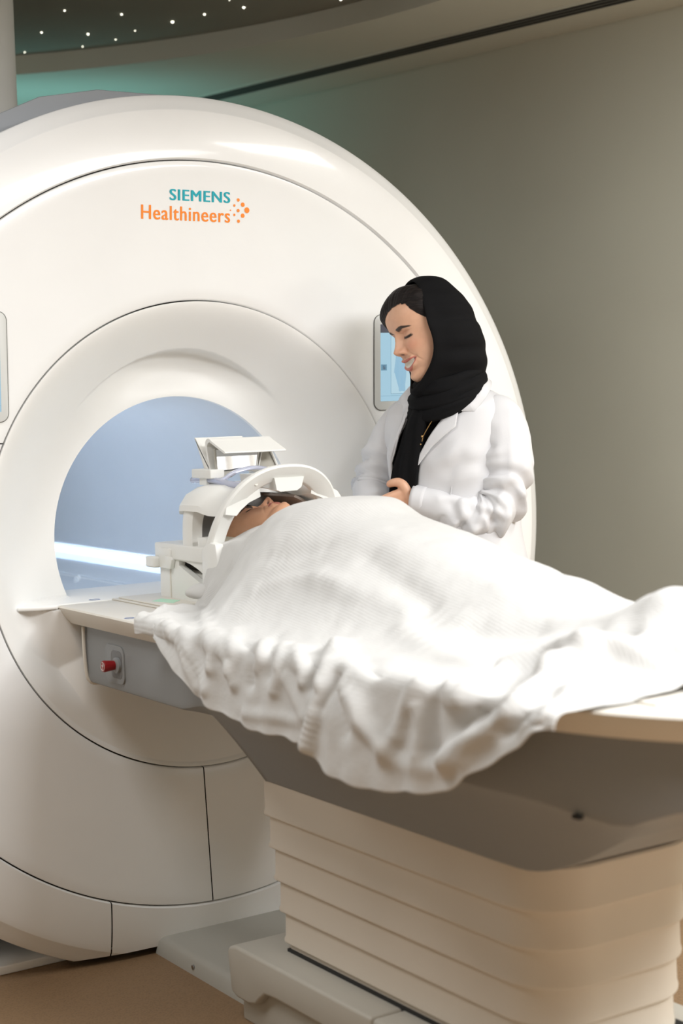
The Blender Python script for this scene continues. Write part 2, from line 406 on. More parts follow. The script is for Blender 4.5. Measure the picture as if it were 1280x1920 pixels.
# magnet housing behind the front cover
secs = []
for y, sc_ in ((.15, 1.0), (.30, 1.035), (.9, 1.05), (1.75, 1.0), (1.9, .94)):
    ring = []
    for d in np.linspace(0, 2*PI, 96, endpoint=False):
        rad = 1.03*sc_; x = rad*math.sin(d); z = GZ+rad*math.cos(d)
        top = GZ+1.06*sc_+.0
        z = min(z, top); z = max(z, .03); ring.append((x, y, z))
    secs.append(ring)
loft('magnet_housing', secs, M['housing'], mri, caps=False)
# angular grey top cover, seen over the left shoulder of the ring
poly = [(-.95, 1.62), (-.62, 1.98), (-.345, 2.106), (-.19, 2.136), (.03, 2.138), (.30, 2.06), (.62, 1.87), (.95, 1.52), (.62, 1.42), (.45, 1.70), (0, 1.86), (-.45, 1.70), (-.62, 1.42)]
prism('top_cover', poly, 1, .165, .62, M['housing'], mri, .004)
prism('top_cover', [(x*1.0, z+.006) for x, z in poly], 1, .623, 1.7, M['housing'], mri, .004)
# quench pipe that rises from the magnet to the ceiling
rings = [[(-.205+r*math.cos(q), .896+r*math.sin(q), z) for q in np.linspace(0, 2*PI, 48, endpoint=False)] for z, r in ((2.05, .10), (2.12, .10), (2.40, .10), (2.66, .10))]
M['pipe'] = mat('white_pipe', (.80, .80, .78), .5)
pipe = loft('ceiling_column', rings, M['pipe']); tag(pipe, 'white round column rising behind the scanner to the star ceiling', 'column')
# lower base behind the rim
box('base_skid', -.95, .95, .10, .30, 0, .022, M['gantry'], mri, .004)
box('base_block', -.88, .88, .30, 1.88, 0, .30, M['slot'], mri, .004)
# ------------------------------------------------------------ lettering
def text_mesh(body, size, off):
    c = bpy.data.curves.new('t', 'FONT'); c.body = body; c.size = size; c.offset = off; c.space_character = 1.10; c.resolution_u = 6; c.fill_mode = 'FRONT'
    o = bpy.data.objects.new('t', c); COL.objects.link(o)
    dg = bpy.context.evaluated_depsgraph_get(); me = bpy.data.meshes.new_from_object(o.evaluated_get(dg)); bpy.data.objects.remove(o); bpy.data.curves.remove(c)
    return me
def lettering(body, x0, x1, z0, z1, off, m, bold=(0,)):
    me = text_mesh(body, 1.0, off); v = np.array([q.co[:] for q in me.vertices])
    xa, xb = v[:, 0].min(), v[:, 0].max(); za, zb = 0.0, v[:, 1].max()
    X = x0+(v[:, 0]-xa)/(xb-xa)*(x1-x0); Z = z0+(v[:, 1]-za)/(zb-za)*(z1-z0)
    bm = bmesh.new()
    for dx in bold:
        nv = len(bm.verts); bm.from_mesh(me); bm.verts.ensure_lookup_table()
        for q, x, z in zip(bm.verts[nv:], X, Z): q.co = (x+dx, ysurf(math.hypot(x+dx, z-GZ))-.0009-.09*abs(dx), z)
    bmesh.ops.triangulate(bm, faces=bm.faces[:])
    return bobj('lettering', bm, m, mri, False)
lettering('SIEMENS', -.0855, .082, 1.8515, 1.8780, 0, M['teal'], (-.0004, .0004, .0012, .0020))
lettering('Healthineers', -.163, .0825, 1.8035, 1.8370, 0, M['orange'], (-.0003, .0005, .0013))
bm = bmesh.new()
for px, pz, r in ((.081, 1.834, .0018), (.092, 1.846, .0032), (.092, 1.823, .0032), (.103, 1.860, .0042), (.103, 1.834, .0042), (.104, 1.808, .0042), (.116, 1.849, .0055), (.116, 1.822, .0055), (.128, 1.836, .0073)):
    bmesh.ops.create_circle(bm, cap_ends=True, segments=20, radius=r, matrix=Matrix.Translation((px+.004, ysurf(math.hypot(px, pz-GZ))-.0009, pz)) @ Matrix.Rotation(PI/2, 4, 'X'))
bobj('dot_emblem', bm, M['orange'], mri, False)
# ------------------------------------------------------------ display screens
M['lcd'] = mat('lcd_lit', (.02, .02, .02), .25, emit=(.42, .68, .84), estr=.80)
M['lcd_dark'] = mat('lcd_bar', (.02, .02, .03), .25, emit=(.10, .10, .13), estr=.5)
M['lcd_fig'] = mat('lcd_figure', (.02, .02, .02), .25, emit=(.33, .58, .77), estr=.80)
M['lcd_line'] = mat('lcd_line', (.02, .02, .02), .25, emit=(.16, .36, .52), estr=.7)
M['lcd_pale'] = mat('lcd_pale', (.02, .02, .02), .25, emit=(.52, .76, .88), estr=.80)
def display(sx):
    cx = sx*.606; cz = 1.451
    yf = lambda x, z: float(ysurf(math.hypot(x, z-GZ)))
    y0 = .010
    # plate with rounded corners standing a hair proud of the cover
    def plate(name, hx, hz, r, ya, yb, m, par, bev=.002, zc=cz, xc=cx):
        poly = rrect(hx, hz, r, 8, xc, zc); return prism(name, poly, 1, ya, yb, m, par, bev, 2)
    root = plate('display_screen', .0908, .1278, .022, -.0004, .012, M['slot'], mri, 0)
    fr = plate('bezel', .0895, .1265, .021, -.0016, .012, M['bezel'], root, .002)
    sc_ = prism('lcd', [(cx-.071, 1.348), (cx+.071, 1.348), (cx+.071, 1.530), (cx-.071, 1.530)], 1, -.0022, .002, M['lcd'], root)
    prism('status_bar', [(cx-.071, 1.530), (cx+.071, 1.530), (cx+.071, 1.5525), (cx-.071, 1.5525)], 1, -.0023, .002, M['lcd_dark'], root)
    # picture on the screen: pale card with a figure outline
    X = lambda u: cx+u; yq = -.00235
    def flat(name, polys, m, dy=0):
        bm = bmesh.new()
        for P in polys: bm.faces.new([bm.verts.new((X(u), yq-dy, z)) for u, z in P])
        bmesh.ops.triangulate(bm, faces=bm.faces[:]); return bobj(name, bm, m, sc_, False)
    R = lambda a, b, c, d: [(a, c), (b, c), (b, d), (a, d)]
    flat('picture', [R(-.0385, .0305, 1.368, 1.522)], M['lcd_pale'])
    ln = [R(-.039, .031, 1.3672, 1.3680), R(-.039, .031, 1.5215, 1.5223), R(-.0392, -.0384, 1.3672, 1.5223), R(.0302, .031, 1.3672, 1.5223), R(-.071, .071, 1.3618, 1.3624), R(-.070, -.052, 1.430, 1.446), R(.032, .066, 1.40, 1.4008), R(.032, .066, 1.45, 1.4508), R(.032, .066, 1.50, 1.5008)]
    flat('picture_line', ln, M['lcd_line'], .0001)
    half = [(0, 1.516), (.006, 1.514), (.0072, 1.506), (.004, 1.498), (.005, 1.494), (.016, 1.490), (.0185, 1.480), (.021, 1.455), (.0245, 1.432), (.0255, 1.424), (.023, 1.422), (.0185, 1.434), (.0145, 1.462), (.0125, 1.450), (.0145, 1.434), (.0128, 1.410), (.0098, 1.392), (.0085, 1.384), (.0105, 1.376), (.0075, 1.3725), (.003, 1.374), (.0028, 1.386), (.0020, 1.410), (.0006, 1.432)]
    fig = [(-.004+u, z) for u, z in half]+[(-.004-u, z) for u, z in half[::-1]]
    flat('picture_figure', [fig], M['lcd_fig'], .0002)
    flat('picture_icon', [R(-.064, -.0625, 1.433, 1.443), R(-.060, -.0575, 1.433, 1.439), R(-.060, -.0575, 1.4405, 1.443)], M['lcd_dark'], .0003)
    # lie on the plane that best follows the cover here
    S = np.array([(x, z, yf(x, z)) for x in np.linspace(cx-.09, cx+.09, 9) for z in np.linspace(cz-.126, cz+.126, 9)])
    ka, kb, kc = np.linalg.lstsq(np.c_[S[:, :2], np.ones(len(S))], S[:, 2], rcond=None)[0]
    for o in [root]+list(root.children)+[c for k in root.children for c in k.children]:
        for v in o.data.vertices: v.co.y += ka*v.co.x+kb*v.co.z+kc-.0018
    return root
display(1); display(-1)
# ================================================================ THE PATIENT TABLE
tbl = empty('patient_table', (0, 0, 0), 0, 'cream topped scanner table with grey apron on a pleated cream pedestal', 'scanner table')
ZT = .884
def outline(hw, y0, y1, ye, n=26):
    """table plan: straight sides from y0 to y1, then a half ellipse ending at ye"""
    pts = [(-hw, y) for y in np.linspace(y0, y1, 24)]
    pts += [(-hw*math.cos(t), y1+(ye-y1)*math.sin(t)) for t in np.linspace(0, PI, 2*n)[1:-1]]
    pts += [(hw, y) for y in np.linspace(y1, y0, 24)]
    return pts
def ring_at(hw, y0, y1, ye, z): return [(x, y, z) for x, y in outline(hw, y0, y1, ye)]
rings = [ring_at(.37, .036, -1.45, -1.99, ZT-.046), ring_at(.378, .037, -1.45, -2.02, ZT-.044), ring_at(.388, .038, -1.45, -2.035, ZT-.034), ring_at(.404, .039, -1.45, -2.05, ZT-.010), ring_at(.4065, .039, -1.45, -2.052, ZT-.004), ring_at(.403, .038, -1.45, -2.049, ZT-.0005), ring_at(.399, .037, -1.45, -2.045, ZT)]
top = loft('tabletop', rings, M['cream'], tbl, sharp=30)
box('top_plate', -.262, .262, -1.8, .045, ZT, ZT+.004, M['cream'], tbl, .002)
# apron: upright side band, then a flare down to the pedestal
def apron_ring(f, z, infl=0):
    # f = 0 at the upper band .. 1 at the pedestal neck
    hw = .362-(.362-.200)*f; pts = []
    for x, y in outline(.362, -.012, -1.45, -2.0):
        if y > -1.45:
            yy = -.012+(y+.012)*1.0
        pts.append((x, y))
    return pts
def section(y):
    """half width and bottom of the apron at a station along the table"""
    return y
ny = 90; ys = np.concatenate([np.linspace(-.012, -.46, 14), np.linspace(-.46, -.59, 34)[1:], np.linspace(-.59, -1.96, 50)[1:]])
rings = []
for y in ys:
    if y > -1.45: hw = .362
    else: hw = .362*math.sqrt(max(0, 1-((y+1.45)/.52)**2))
    hw = max(hw, .05)
    # underside height: .70 by the gantry, plunging to the pedestal top
    tq = float(np.clip((-.47-y)/.10, 0, 1)); zb = .700-.160*(1-math.sqrt(1-tq**2.2)) if y > -1.2 else .54+.20*sstep(-1.40, -1.92, y)
    xb = hw-.012 if y > -.47 else (hw-.012)+(.205-hw+.012)*float(sstep(-.47, -.58, y))
    xb = min(xb, hw*.97)
    zk = .722-.018*(1-sstep(-.47, -.58, y)); zk -= .050*float(sstep(-1.55, -1.95, y)); zk = min(zk, .80)
    zk2 = max(zk, zb+.004)
    half = [(-hw, ZT-.047), (-hw, .80), (-hw+.002, zk2+.012), (-hw+.006, zk2)]
    for q in np.linspace(0, 1, 9)[1:]:
        half.append((-hw+.006+(hw-.006-xb)*(q**1.0), zk2+(zb-zk2)*(q**1.15)))
    ring = half+[(-x, z) for x, z in half[::-1]]
    rings.append([(x, y, z) for x, z in ring])
loft('apron', rings, M['apron'], tbl, sharp=28)
box('apron_clip', -.326, -.316, -1.697, -1.679, .703, .710, M['dark'], tbl, .002)
# trim lip where the apron meets the scanner
tube('trim_lip', [(-.368, -.016, .835), (-.3675, -.016, .78), (-.364, -.016, .725), (-.356, -.016, .705), (-.33, -.016, .696), (-.2, -.016, .694), (.2, -.016, .694), (.33, -.016, .696), (.356, -.016, .705), (.364, -.016, .725), (.368, -.016, .835)], .0045, M['cream'], tbl, 8, 3)
# emergency release in the apron side
bm = bmesh.new()
px = -.3625; cy_, cz_ = -.172, .764
poly = rrect(.048, .044, .018, 6, cy_, cz_)
rec = prism('release_recess', poly, 0, px-.0022, px+.004, M['apron'], tbl, .0015)
poly = rrect(.028, .032, .014, 6, cy_-.012, cz_)
prism('recess_cup', poly, 0, px-.0032, px, mat('apron_dark', (.17, .172, .175), .5), rec, .001)
def disc_x(name, x0, x1, cy, cz, r0, r1, m, par, seg=32):
    rings = [[(x, cy+r*math.cos(q), cz+r*math.sin(q)) for q in np.linspace(0, 2*PI, seg, endpoint=False)] for x, r in ((x0, r0), (x0+(x1-x0)*.08, r0*1.0), (x1-(x1-x0)*.1, r1), (x1, r1*.9))]
    return loft(name, rings, m, par)
disc_x('lever_plate', px-.001, px-.010, cy_-.020, cz_, .018, .018, M['apron'], rec)
knob = disc_x('release_knob', px-.006, px-.038, cy_-.014, cz_, .0105, .0135, M['red'], rec)
tube('knob_emblem', [(px-.0385, cy_-.014+.0095*math.cos(q), cz_+.0095*math.sin(q)) for q in np.linspace(0, 2*PI, 14, endpoint=False)], .0007, M['white_print'], knob, 5, 2, closed=True)
tube('knob_emblem', [(px-.0385, cy_-.014, cz_-.0075), (px-.0385, cy_-.014, cz_+.0075)], .0008, M['white_print'], knob, 5, 1)
tube('knob_emblem', [(px-.0385, cy_-.018, cz_+.003), (px-.0385, cy_-.014, cz_-.002), (px-.0385, cy_-.010, cz_+.003)], .0008, M['white_print'], knob, 5, 1)
# small printed marks on the table end and on the shelf
def ringmark(x, y, z, r):
    tube('printed_mark', [(x+r*1.3*math.cos(q), y+r*math.sin(q), z) for q in np.linspace(0, 2*PI, 12, endpoint=False)], .0016, M['blue_print'], tbl, 5, 2, closed=True, flat=.3)
ringmark(-.30, .062, .8868, .010); ringmark(-.385, -.30, ZT+.0005, .008)
# pleated pedestal cover: six telescoping bands
def rr_ring(hx, y0, y1, r, z):
    # tight corners at the scanner end, wide ones at the foot end
    c0, h = (y0+y1)/2, (y1-y0)/2; P = rrect(hx, h, r, 10, 0, c0); Q = rrect(hx, h, .022, 10, 0, c0)
    return [(*(q if p[1] > c0 else p), z) for p, q in zip(P, Q)]
zs_ = [.545, .462, .392, .322, .254, .187, .150]
for k in range(6):
    ins = .0085*k; zt, zb = zs_[k]+.012, zs_[k+1]
    hx, y0, y1 = .204-ins*.55, -1.470+ins*.6, -.536-ins*1.15
    R_ = .115
    rg = [rr_ring(hx-.012, y0+.012, y1-.012, R_-.012, zt), rr_ring(hx-.003, y0+.003, y1-.003, R_-.003, zt-.004), rr_ring(hx-.0015, y0+.0015, y1-.0015, R_-.002, zb+.012), rr_ring(hx+.0005, y0-.0005, y1+.0005, R_, zb+.007), rr_ring(hx+.0005, y0-.0005, y1+.0005, R_, zb+.002), rr_ring(hx-.001, y0+.001, y1-.001, R_, zb), rr_ring(hx-.02, y0+.02, y1-.02, R_-.02, zb)]
    if k == 0: rg[0] = rr_ring(hx-.004, y0+.004, y1-.004, R_, .542); rg[1] = rr_ring(hx-.001, y0+.001, y1-.001, R_, .538)
    bnd = loft('pleat_band', rg, M['bellow'], tbl, sharp=30)
# plinth: cover slab with a toe recess, in two lengths, over an inset foot
prof = [(-.462, .150), (-.470, .162), (-.50, .170), (-1.02, .170), (-1.02, .098), (-.66, .098), (-.62, .094), (-.60, .080), (-.58, .062), (-.55, .054), (-.50, .054), (-.475, .062)]
prism('plinth_cover', prof, 0, -.258, .258, M['plinth'], tbl, .008, 3)
prof = [(-1.023, .170), (-1.62, .170), (-1.64, .160), (-1.64, .098), (-1.023, .098)]
prism('plinth_cover', prof, 0, -.258, .258, M['plinth'], tbl, .008, 3)
prism('plinth_foot', [(-.236, -.490), (-.225, -.478), (.225, -.478), (.236, -.490), (.236, -1.60), (-.236, -1.60)], 2, 0.0, .105, M['plinth'], tbl, .004)
box('pedestal_gasket', -.185, .185, -1.44, -.60, .165, .176, M['dark'], tbl)
# floor plate between scanner and plinth
prof = [(-.196, 0), (-.190, .030), (-.182, .038), (-.17, .041), (.17, .041), (.182, .038), (.190, .030), (.196, 0)]
fp = prism('floor_plate', prof, 1, -.482, .010, M['floorplate'], tbl)
bm = bmesh.new(); bmesh.ops.create_cone(bm, cap_ends=True, segments=16, radius1=.006, radius2=.005, depth=.004, matrix=Matrix.Translation((-.1945, -.18, .018)) @ Matrix.Rotation(-PI/2, 4, 'Y'))
bobj('screw', bm, M['steel'], fp)
# ================================================================ THE HEAD COIL
M['coil'] = mat('coil_white', (.80, .80, .775), .42, bump=.03)
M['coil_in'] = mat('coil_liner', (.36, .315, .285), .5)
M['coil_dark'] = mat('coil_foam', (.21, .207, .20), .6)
M['frame'] = mat('mirror_frame', (.40, .385, .34), .45)
M['mirror'] = mat('mirror_glass', (.82, .83, .84), .03, metal=1, var=0)
M['clear'] = mat('clear_acrylic', (.74, .77, .92), .22, trans=.6, var=0)
coil = empty('head_coil', (0, 0, 0), 0, 'white cage-like head coil with a mirror on top around the face of the lying person', 'head coil')
HZ = ZT+.004
box('base_plate', -.252, .252, -.32, .030, HZ, HZ+.004, M['cream'], coil, .002)
prism('green_sticker', [(-.235, -.115), (-.195, -.085), (-.178, -.150), (-.215, -.185)], 2, HZ+.0035, HZ+.0046, M['green_print'], coil)
# lower half: side walls with the slanted window, tray on top, end wall
def wall_side(s):
    x0, x1 = s*.166, s*.150
    bm = bmesh.new()
    for poly in ([(-.03, HZ+.003), (-.03, .986), (-.128, .986), (-.128, .972), (-.242, .934), (-.242, HZ+.003)],
                 [(-.242, HZ+.003), (-.31, HZ+.003), (-.31, .986), (-.242, .986)],
                 [(-.128, .986), (-.128, .984), (-.16, .983), (-.19, .978), (-.22, .970), (-.242, .962), (-.242, .986)]):
        va = [bm.verts.new((x0, *p)) for p in poly]; vb = [bm.verts.new((x1, *p)) for p in poly]; n = len(poly)
        bm.faces.new(va); bm.faces.new(vb[::-1])
        for i in range(n): bm.faces.new((va[i], vb[i], vb[(i+1) % n], va[(i+1) % n]))
    return bobj('side_wall', bm, M['coil'], coil, False)
wl = wall_side(-1); wr = wall_side(1)
box('wall_rib', -.1675, -.165, -.086, -.081, HZ+.004, .962, M['cream'], wl)
box('core', -.147, .147, -.30, -.035, HZ+.003, .955, M['coil'], coil, .004)
prism('end_wall', [(-.149, HZ+.003), (-.149, .984), (.149, .984), (.149, HZ+.003)], 1, -.046, -.03, M['coil'], coil, .003)
# tray
bm = bmesh.new()
add_box(bm, -.171, -.118, -.315, -.013, .985, 1.022, .004); add_box(bm, .118, .171, -.315, -.013, .985, 1.022, .004); add_box(bm, -.125, .125, -.07, -.013, .985, 1.022, .004)
tray = bobj('tray', bm, M['coil'], coil)
box('tray_block', -.163, -.135, -.262, -.218, 1.02, 1.044, M['coil'], tray, .002)
# latch on the left side
lt = prism('latch_plate', rrect(.030, .024, .006, 5, -.072, .987), 0, -.1755, -.166, M['coil'], coil, .0015)
prism('latch_block', [(-.078, .963), (-.104, .963), (-.112, .985), (-.104, .9915), (-.078, .9925)], 0, -.1775, -.166, M['coil'], lt, .002)
box('latch_knob', -.190, -.168, -.044, .004, .962, .989, M['coil'], lt, .006, 4)
# neck ring, leaning towards the feet
def ring_path(hw, z0, z1, n=15, p=2.4, cx=-.010):
    pts = []
    for t in np.linspace(-1, 1, n*2+1):
        a = t*PI/2; x = hw*np.sign(math.sin(a))*abs(math.sin(a))**(2/p); z = z0+(z1-z0)*abs(math.cos(a))**(2/p)
        pts.append((cx+x, z))
    return pts
def lean(z): return -.272-.45*(z-.95)
def arc_loft(name, sects, m, par, sharp=35):
    """sects: list of (half width, foot z, top z, depth offset, power): one closed cross-section swept along the arch"""
    paths = [ring_path(h, z0, z1, 24, p) for h, z0, z1, d, p in sects]
    rings = []
    for i in range(len(paths[0])):
        rings.append([(paths[k][i][0], lean(paths[k][i][1])+sects[k][3], paths[k][i][1]) for k in range(len(sects))])
    return loft(name, rings, m, par, sharp=sharp)
ring = arc_loft('neck_ring', [(.170, 1.015, 1.2085, .020, 2.3), (.1725, 1.015, 1.2110, .010, 2.3), (.171, 1.015, 1.2095, .001, 2.3), (.166, 1.015, 1.2045, -.004, 2.3), (.158, 1.015, 1.1965, -.002, 2.3), (.134, 1.015, 1.1765, .004, 2.2), (.130, 1.015, 1.1735, .008, 2.2), (.130, 1.015, 1.1735, .020, 2.2)], M['coil'], coil, 40)
for x, z in ((-.089, 1.157), (.082, 1.162)):
    bm = bmesh.new(); bmesh.ops.create_cone(bm, cap_ends=True, segments=20, radius1=.0055, radius2=.0055, depth=.004, matrix=Matrix.Translation((x, lean(z)-.0018, z+.012)) @ Matrix.Rotation(PI/2-.42, 4, 'X'))
    bobj('ring_screw', bm, M['cream'], ring)
for s in (-1, 1):
    poly = [(-.275, 1.022), (-.285, .90), (-.335, .90), (-.350, 1.0), (-.342, 1.036), (-.316, 1.038), (-.294, 1.030)]
    prism('ring_cheek', poly, 0, s*.176-.010-(.0 if s < 0 else 0), s*.176-.010+(.022 if s < 0 else -.022), M['coil'], ring, .003)
# nose bar hanging inside the ring, carried back to the rear arch
prof = [(-.046, 1.180), (.034, 1.180), (.026, 1.156), (.014, 1.149), (-.030, 1.148), (-.040, 1.152)]
rings = []
for y, dz in ((-.378, 0), (-.366, .0), (-.30, .006), (-.22, .006)):
    rings.append([(x, y+(.0 if y < -.35 else 0), z+dz) for x, z in prof])
loft('nose_bar', rings, M['coil'], coil, sharp=30)
# rear arch
def sarch(name, outer, inner, y0, y1, m, par, bulge=.0):
    o_ = smoothpath(outer, 8); i_ = smoothpath(inner, 8); rings = []
    for a_, b_ in zip(o_, i_):
        rings.append([(b_[0], y0, b_[1]), (a_[0]*.985, y0, a_[1]-.004), (a_[0], y0+(y1-y0)*.15, a_[1]), (a_[0]+bulge*np.sign(a_[0]), (y0+y1)/2, a_[1]+abs(bulge)), (a_[0], y1-(y1-y0)*.15, a_[1]), (a_[0]*.985, y1, a_[1]-.004), (b_[0], y1, b_[1])])
    return loft(name, rings, m, par, sharp=40)
O_ = [(-.166, 1.018), (-.166, 1.06), (-.162, 1.10), (-.150, 1.13), (-.125, 1.150), (-.08, 1.160), (0, 1.166), (.08, 1.160), (.125, 1.150), (.150, 1.13), (.162, 1.10), (.166, 1.06), (.166, 1.018)]
I_ = [(-.138, 1.018), (-.137, 1.06), (-.133, 1.085), (-.122, 1.108), (-.105, 1.122), (-.07, 1.134), (0, 1.140), (.07, 1.134), (.105, 1.122), (.122, 1.108), (.133, 1.085), (.137, 1.06), (.138, 1.018)]
sarch('rear_arch', O_, I_, -.147, -.195, M['coil'], coil, .002)
# side bridges between rear arch and ring
def bridge(s, m):
    sec = [(-.170, 1.104), (-.168, 1.118), (-.150, 1.142), (-.118, 1.158), (-.075, 1.166), (-.072, 1.140), (-.105, 1.128), (-.128, 1.112), (-.140, 1.100)]
    rings = []
    for y, k, dz in ((-.125, .93, -.010), (-.14, .985, -.002), (-.165, 1, 0), (-.235, 1, 0), (-.25, .985, -.004), (-.275, .965, -.008), (-.30, .96, -.008), (-.352, .95, -.002)):
        rings.append([(s*x*k, y, z+dz) for x, z in sec])
    return loft('side_bridge', rings, m, coil, sharp=28)
bridge(-1, M['coil']); bridge(1, M['coil'])
# dark inner shell, right side and the low left side
def shell(name, a0, a1, rx, rz, y0, y1, m, par, cz=1.02, t=.006):
    rings = []
    for a in np.linspace(math.radians(a0), math.radians(a1), 24):
        c, s_ = math.cos(a), math.sin(a)
        rings.append([(rx*c, y0, cz+rz*s_), ((rx+t)*c, y0, cz+(rz+t)*s_), ((rx+t)*c, y1, cz+(rz+t)*s_), (rx*c, y1, cz+rz*s_)])
    return loft(name, rings, m, par)
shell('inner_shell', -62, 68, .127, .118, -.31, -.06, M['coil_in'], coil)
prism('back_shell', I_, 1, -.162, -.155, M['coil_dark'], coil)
# clear rails that carry the mirror
for s in (-1, 1):
    tube('clear_rail', [(s*.088, -.066, 1.170), (s*.088, -.16, 1.172), (s*.086, -.27, 1.164), (s*.07, -.34, 1.168)], .0075, M['clear'], coil, 12, 4)
tube('clear_arch', [(-.082, -.20, 1.172), (-.05, -.205, 1.190), (0, -.21, 1.199), (.05, -.205, 1.190), (.082, -.20, 1.172)], .005, M['clear'], coil, 10, 6)
# mirror unit: hood with a folded back, frame, glass
mu = box('mirror_clamp', -.103, -.064, -.182, -.088, 1.176, 1.198, M['coil'], coil, .003)
box('mirror_clamp', .056, .095, -.182, -.088, 1.176, 1.198, M['coil'], coil, .003)
box('clamp_stem', -.096, -.076, -.150, -.115, 1.160, 1.178, M['coil'], mu)
bm = bmesh.new()
hood = None
t = .005
pr = smoothpath([(-.150, 1.196), (-.138, 1.235), (-.134, 1.258), (-.141, 1.2685), (-.152, 1.2705), (-.166, 1.264)], 6).tolist()+[(-.228, 1.2395), (-.2285, 1.2365), (-.224, 1.2355)]
pi = [(-.166, 1.2580), (-.155, 1.2625), (-.147, 1.2600), (-.1425, 1.252), (-.145, 1.235), (-.157, 1.196)]
prism('mirror_hood', [tuple(q) for q in pr]+pi, 0, -.088, .080, M['coil'], mu, 0, sharp=25)
# rear wing of the hood
bm = bmesh.new()
for s in (-1,):
    for A, B in (((-.088, -.149, 1.196), (.080, -.149, 1.196)),):
        pass
prism('hood_wing', [(-.151, 1.197), (-.126, 1.197), (-.082, 1.2715), (-.086, 1.273), (-.150, 1.205)], 0, -.088, -.080, M['coil'], mu, .001)
prism('hood_wing', [(-.146, 1.205), (-.149, 1.197), (-.082, 1.2690), (-.082, 1.2725)], 0, -.088, .045, M['coil'], mu)
# frame with the arch cut-out and the glass, a plate tilted in depth
def tilt(x, z, d=0): return (x, -.172-(1.243-z)*.10+d, z)
zi = [( -.084, 1.246), (-.084, 1.176), (-.045, 1.177), (-.030, 1.185), (-.010, 1.191), (.012, 1.190), (.028, 1.184), (.045, 1.178), (.092, 1.178), (.066, 1.246)]
bm = bmesh.new(); f_ = [bm.verts.new(tilt(x, z)) for x, z in zi]; k_ = [bm.verts.new(tilt(x, z, .005)) for x, z in zi]
bm.faces.new(f_); bm.faces.new(k_[::-1])
for i in range(len(zi)): bm.faces.new((f_[i], k_[i], k_[(i+1) % len(zi)], f_[(i+1) % len(zi)]))
fr = bobj('mirror_frame', bm, M['frame'], mu, False)
gl = [(-.081, 1.244), (-.0815, 1.194), (.024, 1.197), (.036, 1.244)]
bm = bmesh.new(); f_ = [bm.verts.new(tilt(x, z, -.0025)) for x, z in gl]; k_ = [bm.verts.new(tilt(x, z, .001)) for x, z in gl]
bm.faces.new(f_); bm.faces.new(k_[::-1])
for i in range(4): bm.faces.new((f_[i], k_[i], k_[(i+1) % 4], f_[(i+1) % 4]))
bobj('mirror_glass', bm, M['mirror'], fr, False)
def rod(name, a, b, r, m, par): return tube(name, [tilt(*a, -.003), tilt(*b, -.003)], r, m, par, 8, 1)
rod('frame_edge', (.036, 1.244), (.0255, 1.196), .0016, M['coil'], fr); rod('frame_edge', (.047, 1.244), (.030, 1.196), .0016, M['coil'], fr)
rod('frame_edge', (.066, 1.244), (.092, 1.179), .0030, M['coil'], fr); rod('frame_edge', (-.082, 1.194), (.026, 1.1965), .0008, M['dark'], fr)
# pad under the head
pad = [[(x*k, y, .958+z*k) for x, z in ((-.112, .0), (-.114, .04), (-.108, .075), (-.098, .085), (-.085, .075), (-.06, .03), (0, .012), (.06, .03), (.085, .075), (.098, .085), (.108, .075), (.114, .04), (.112, 0))] for y, k in ((-.325, .94), (-.318, 1), (-.10, 1), (-.07, .93))]
p_ = loft('head_cushion', pad, mat('cream_foam', (.62, .58, .48), .8, bump=.2), None)
tag(p_, 'cream foam cushion cradling the lying head inside the white coil', 'cushion')
# ================================================================ THE BLANKET
def interp(keys, y):
    k = np.array(keys, float); o = np.argsort(k[:, 0]); return np.interp(y, k[o, 0], k[o, 1])
def smi(keys, y):
    """smooth interpolation through keys"""
    k = np.array(sorted(keys), float); x, v = k[:, 0], k[:, 1]
    m_ = np.gradient(v, x); i = np.clip(np.searchsorted(x, y)-1, 0, len(x)-2); h = x[i+1]-x[i]; t = np.clip((y-x[i])/h, 0, 1)
    return (2*t**3-3*t**2+1)*v[i]+(t**3-2*t**2+t)*h*m_[i]+(-2*t**3+3*t**2)*v[i+1]+(t**3-t**2)*h*m_[i+1]
ZTOP = [(-.26, 1.075), (-.34, 1.088), (-.37, 1.098), (-.45, 1.126), (-.55, 1.141), (-.63, 1.138), (-.70, 1.113), (-.80, 1.095), (-.92, 1.075), (-1.04, 1.045), (-1.12, 1.026), (-1.18, 1.011), (-1.25, 1.002), (-1.33, .978), (-1.40, .970), (-1.475, .970), (-1.54, .990), (-1.60, 1.022), (-1.65, 1.035), (-1.70, .985), (-1.735, .915), (-1.77, .893)]
HEMZ = [(-.30, .880), (-.40, .872), (-.53, .812), (-.63, .778), (-.75, .752), (-.90, .742), (-1.03, .740), (-1.13, .738), (-1.17, .716), (-1.30, .705), (-1.42, .712), (-1.52, .738), (-1.60, .775), (-1.67, .815), (-1.735, .865), (-1.78, .884)]
NY, NX = 190, 150
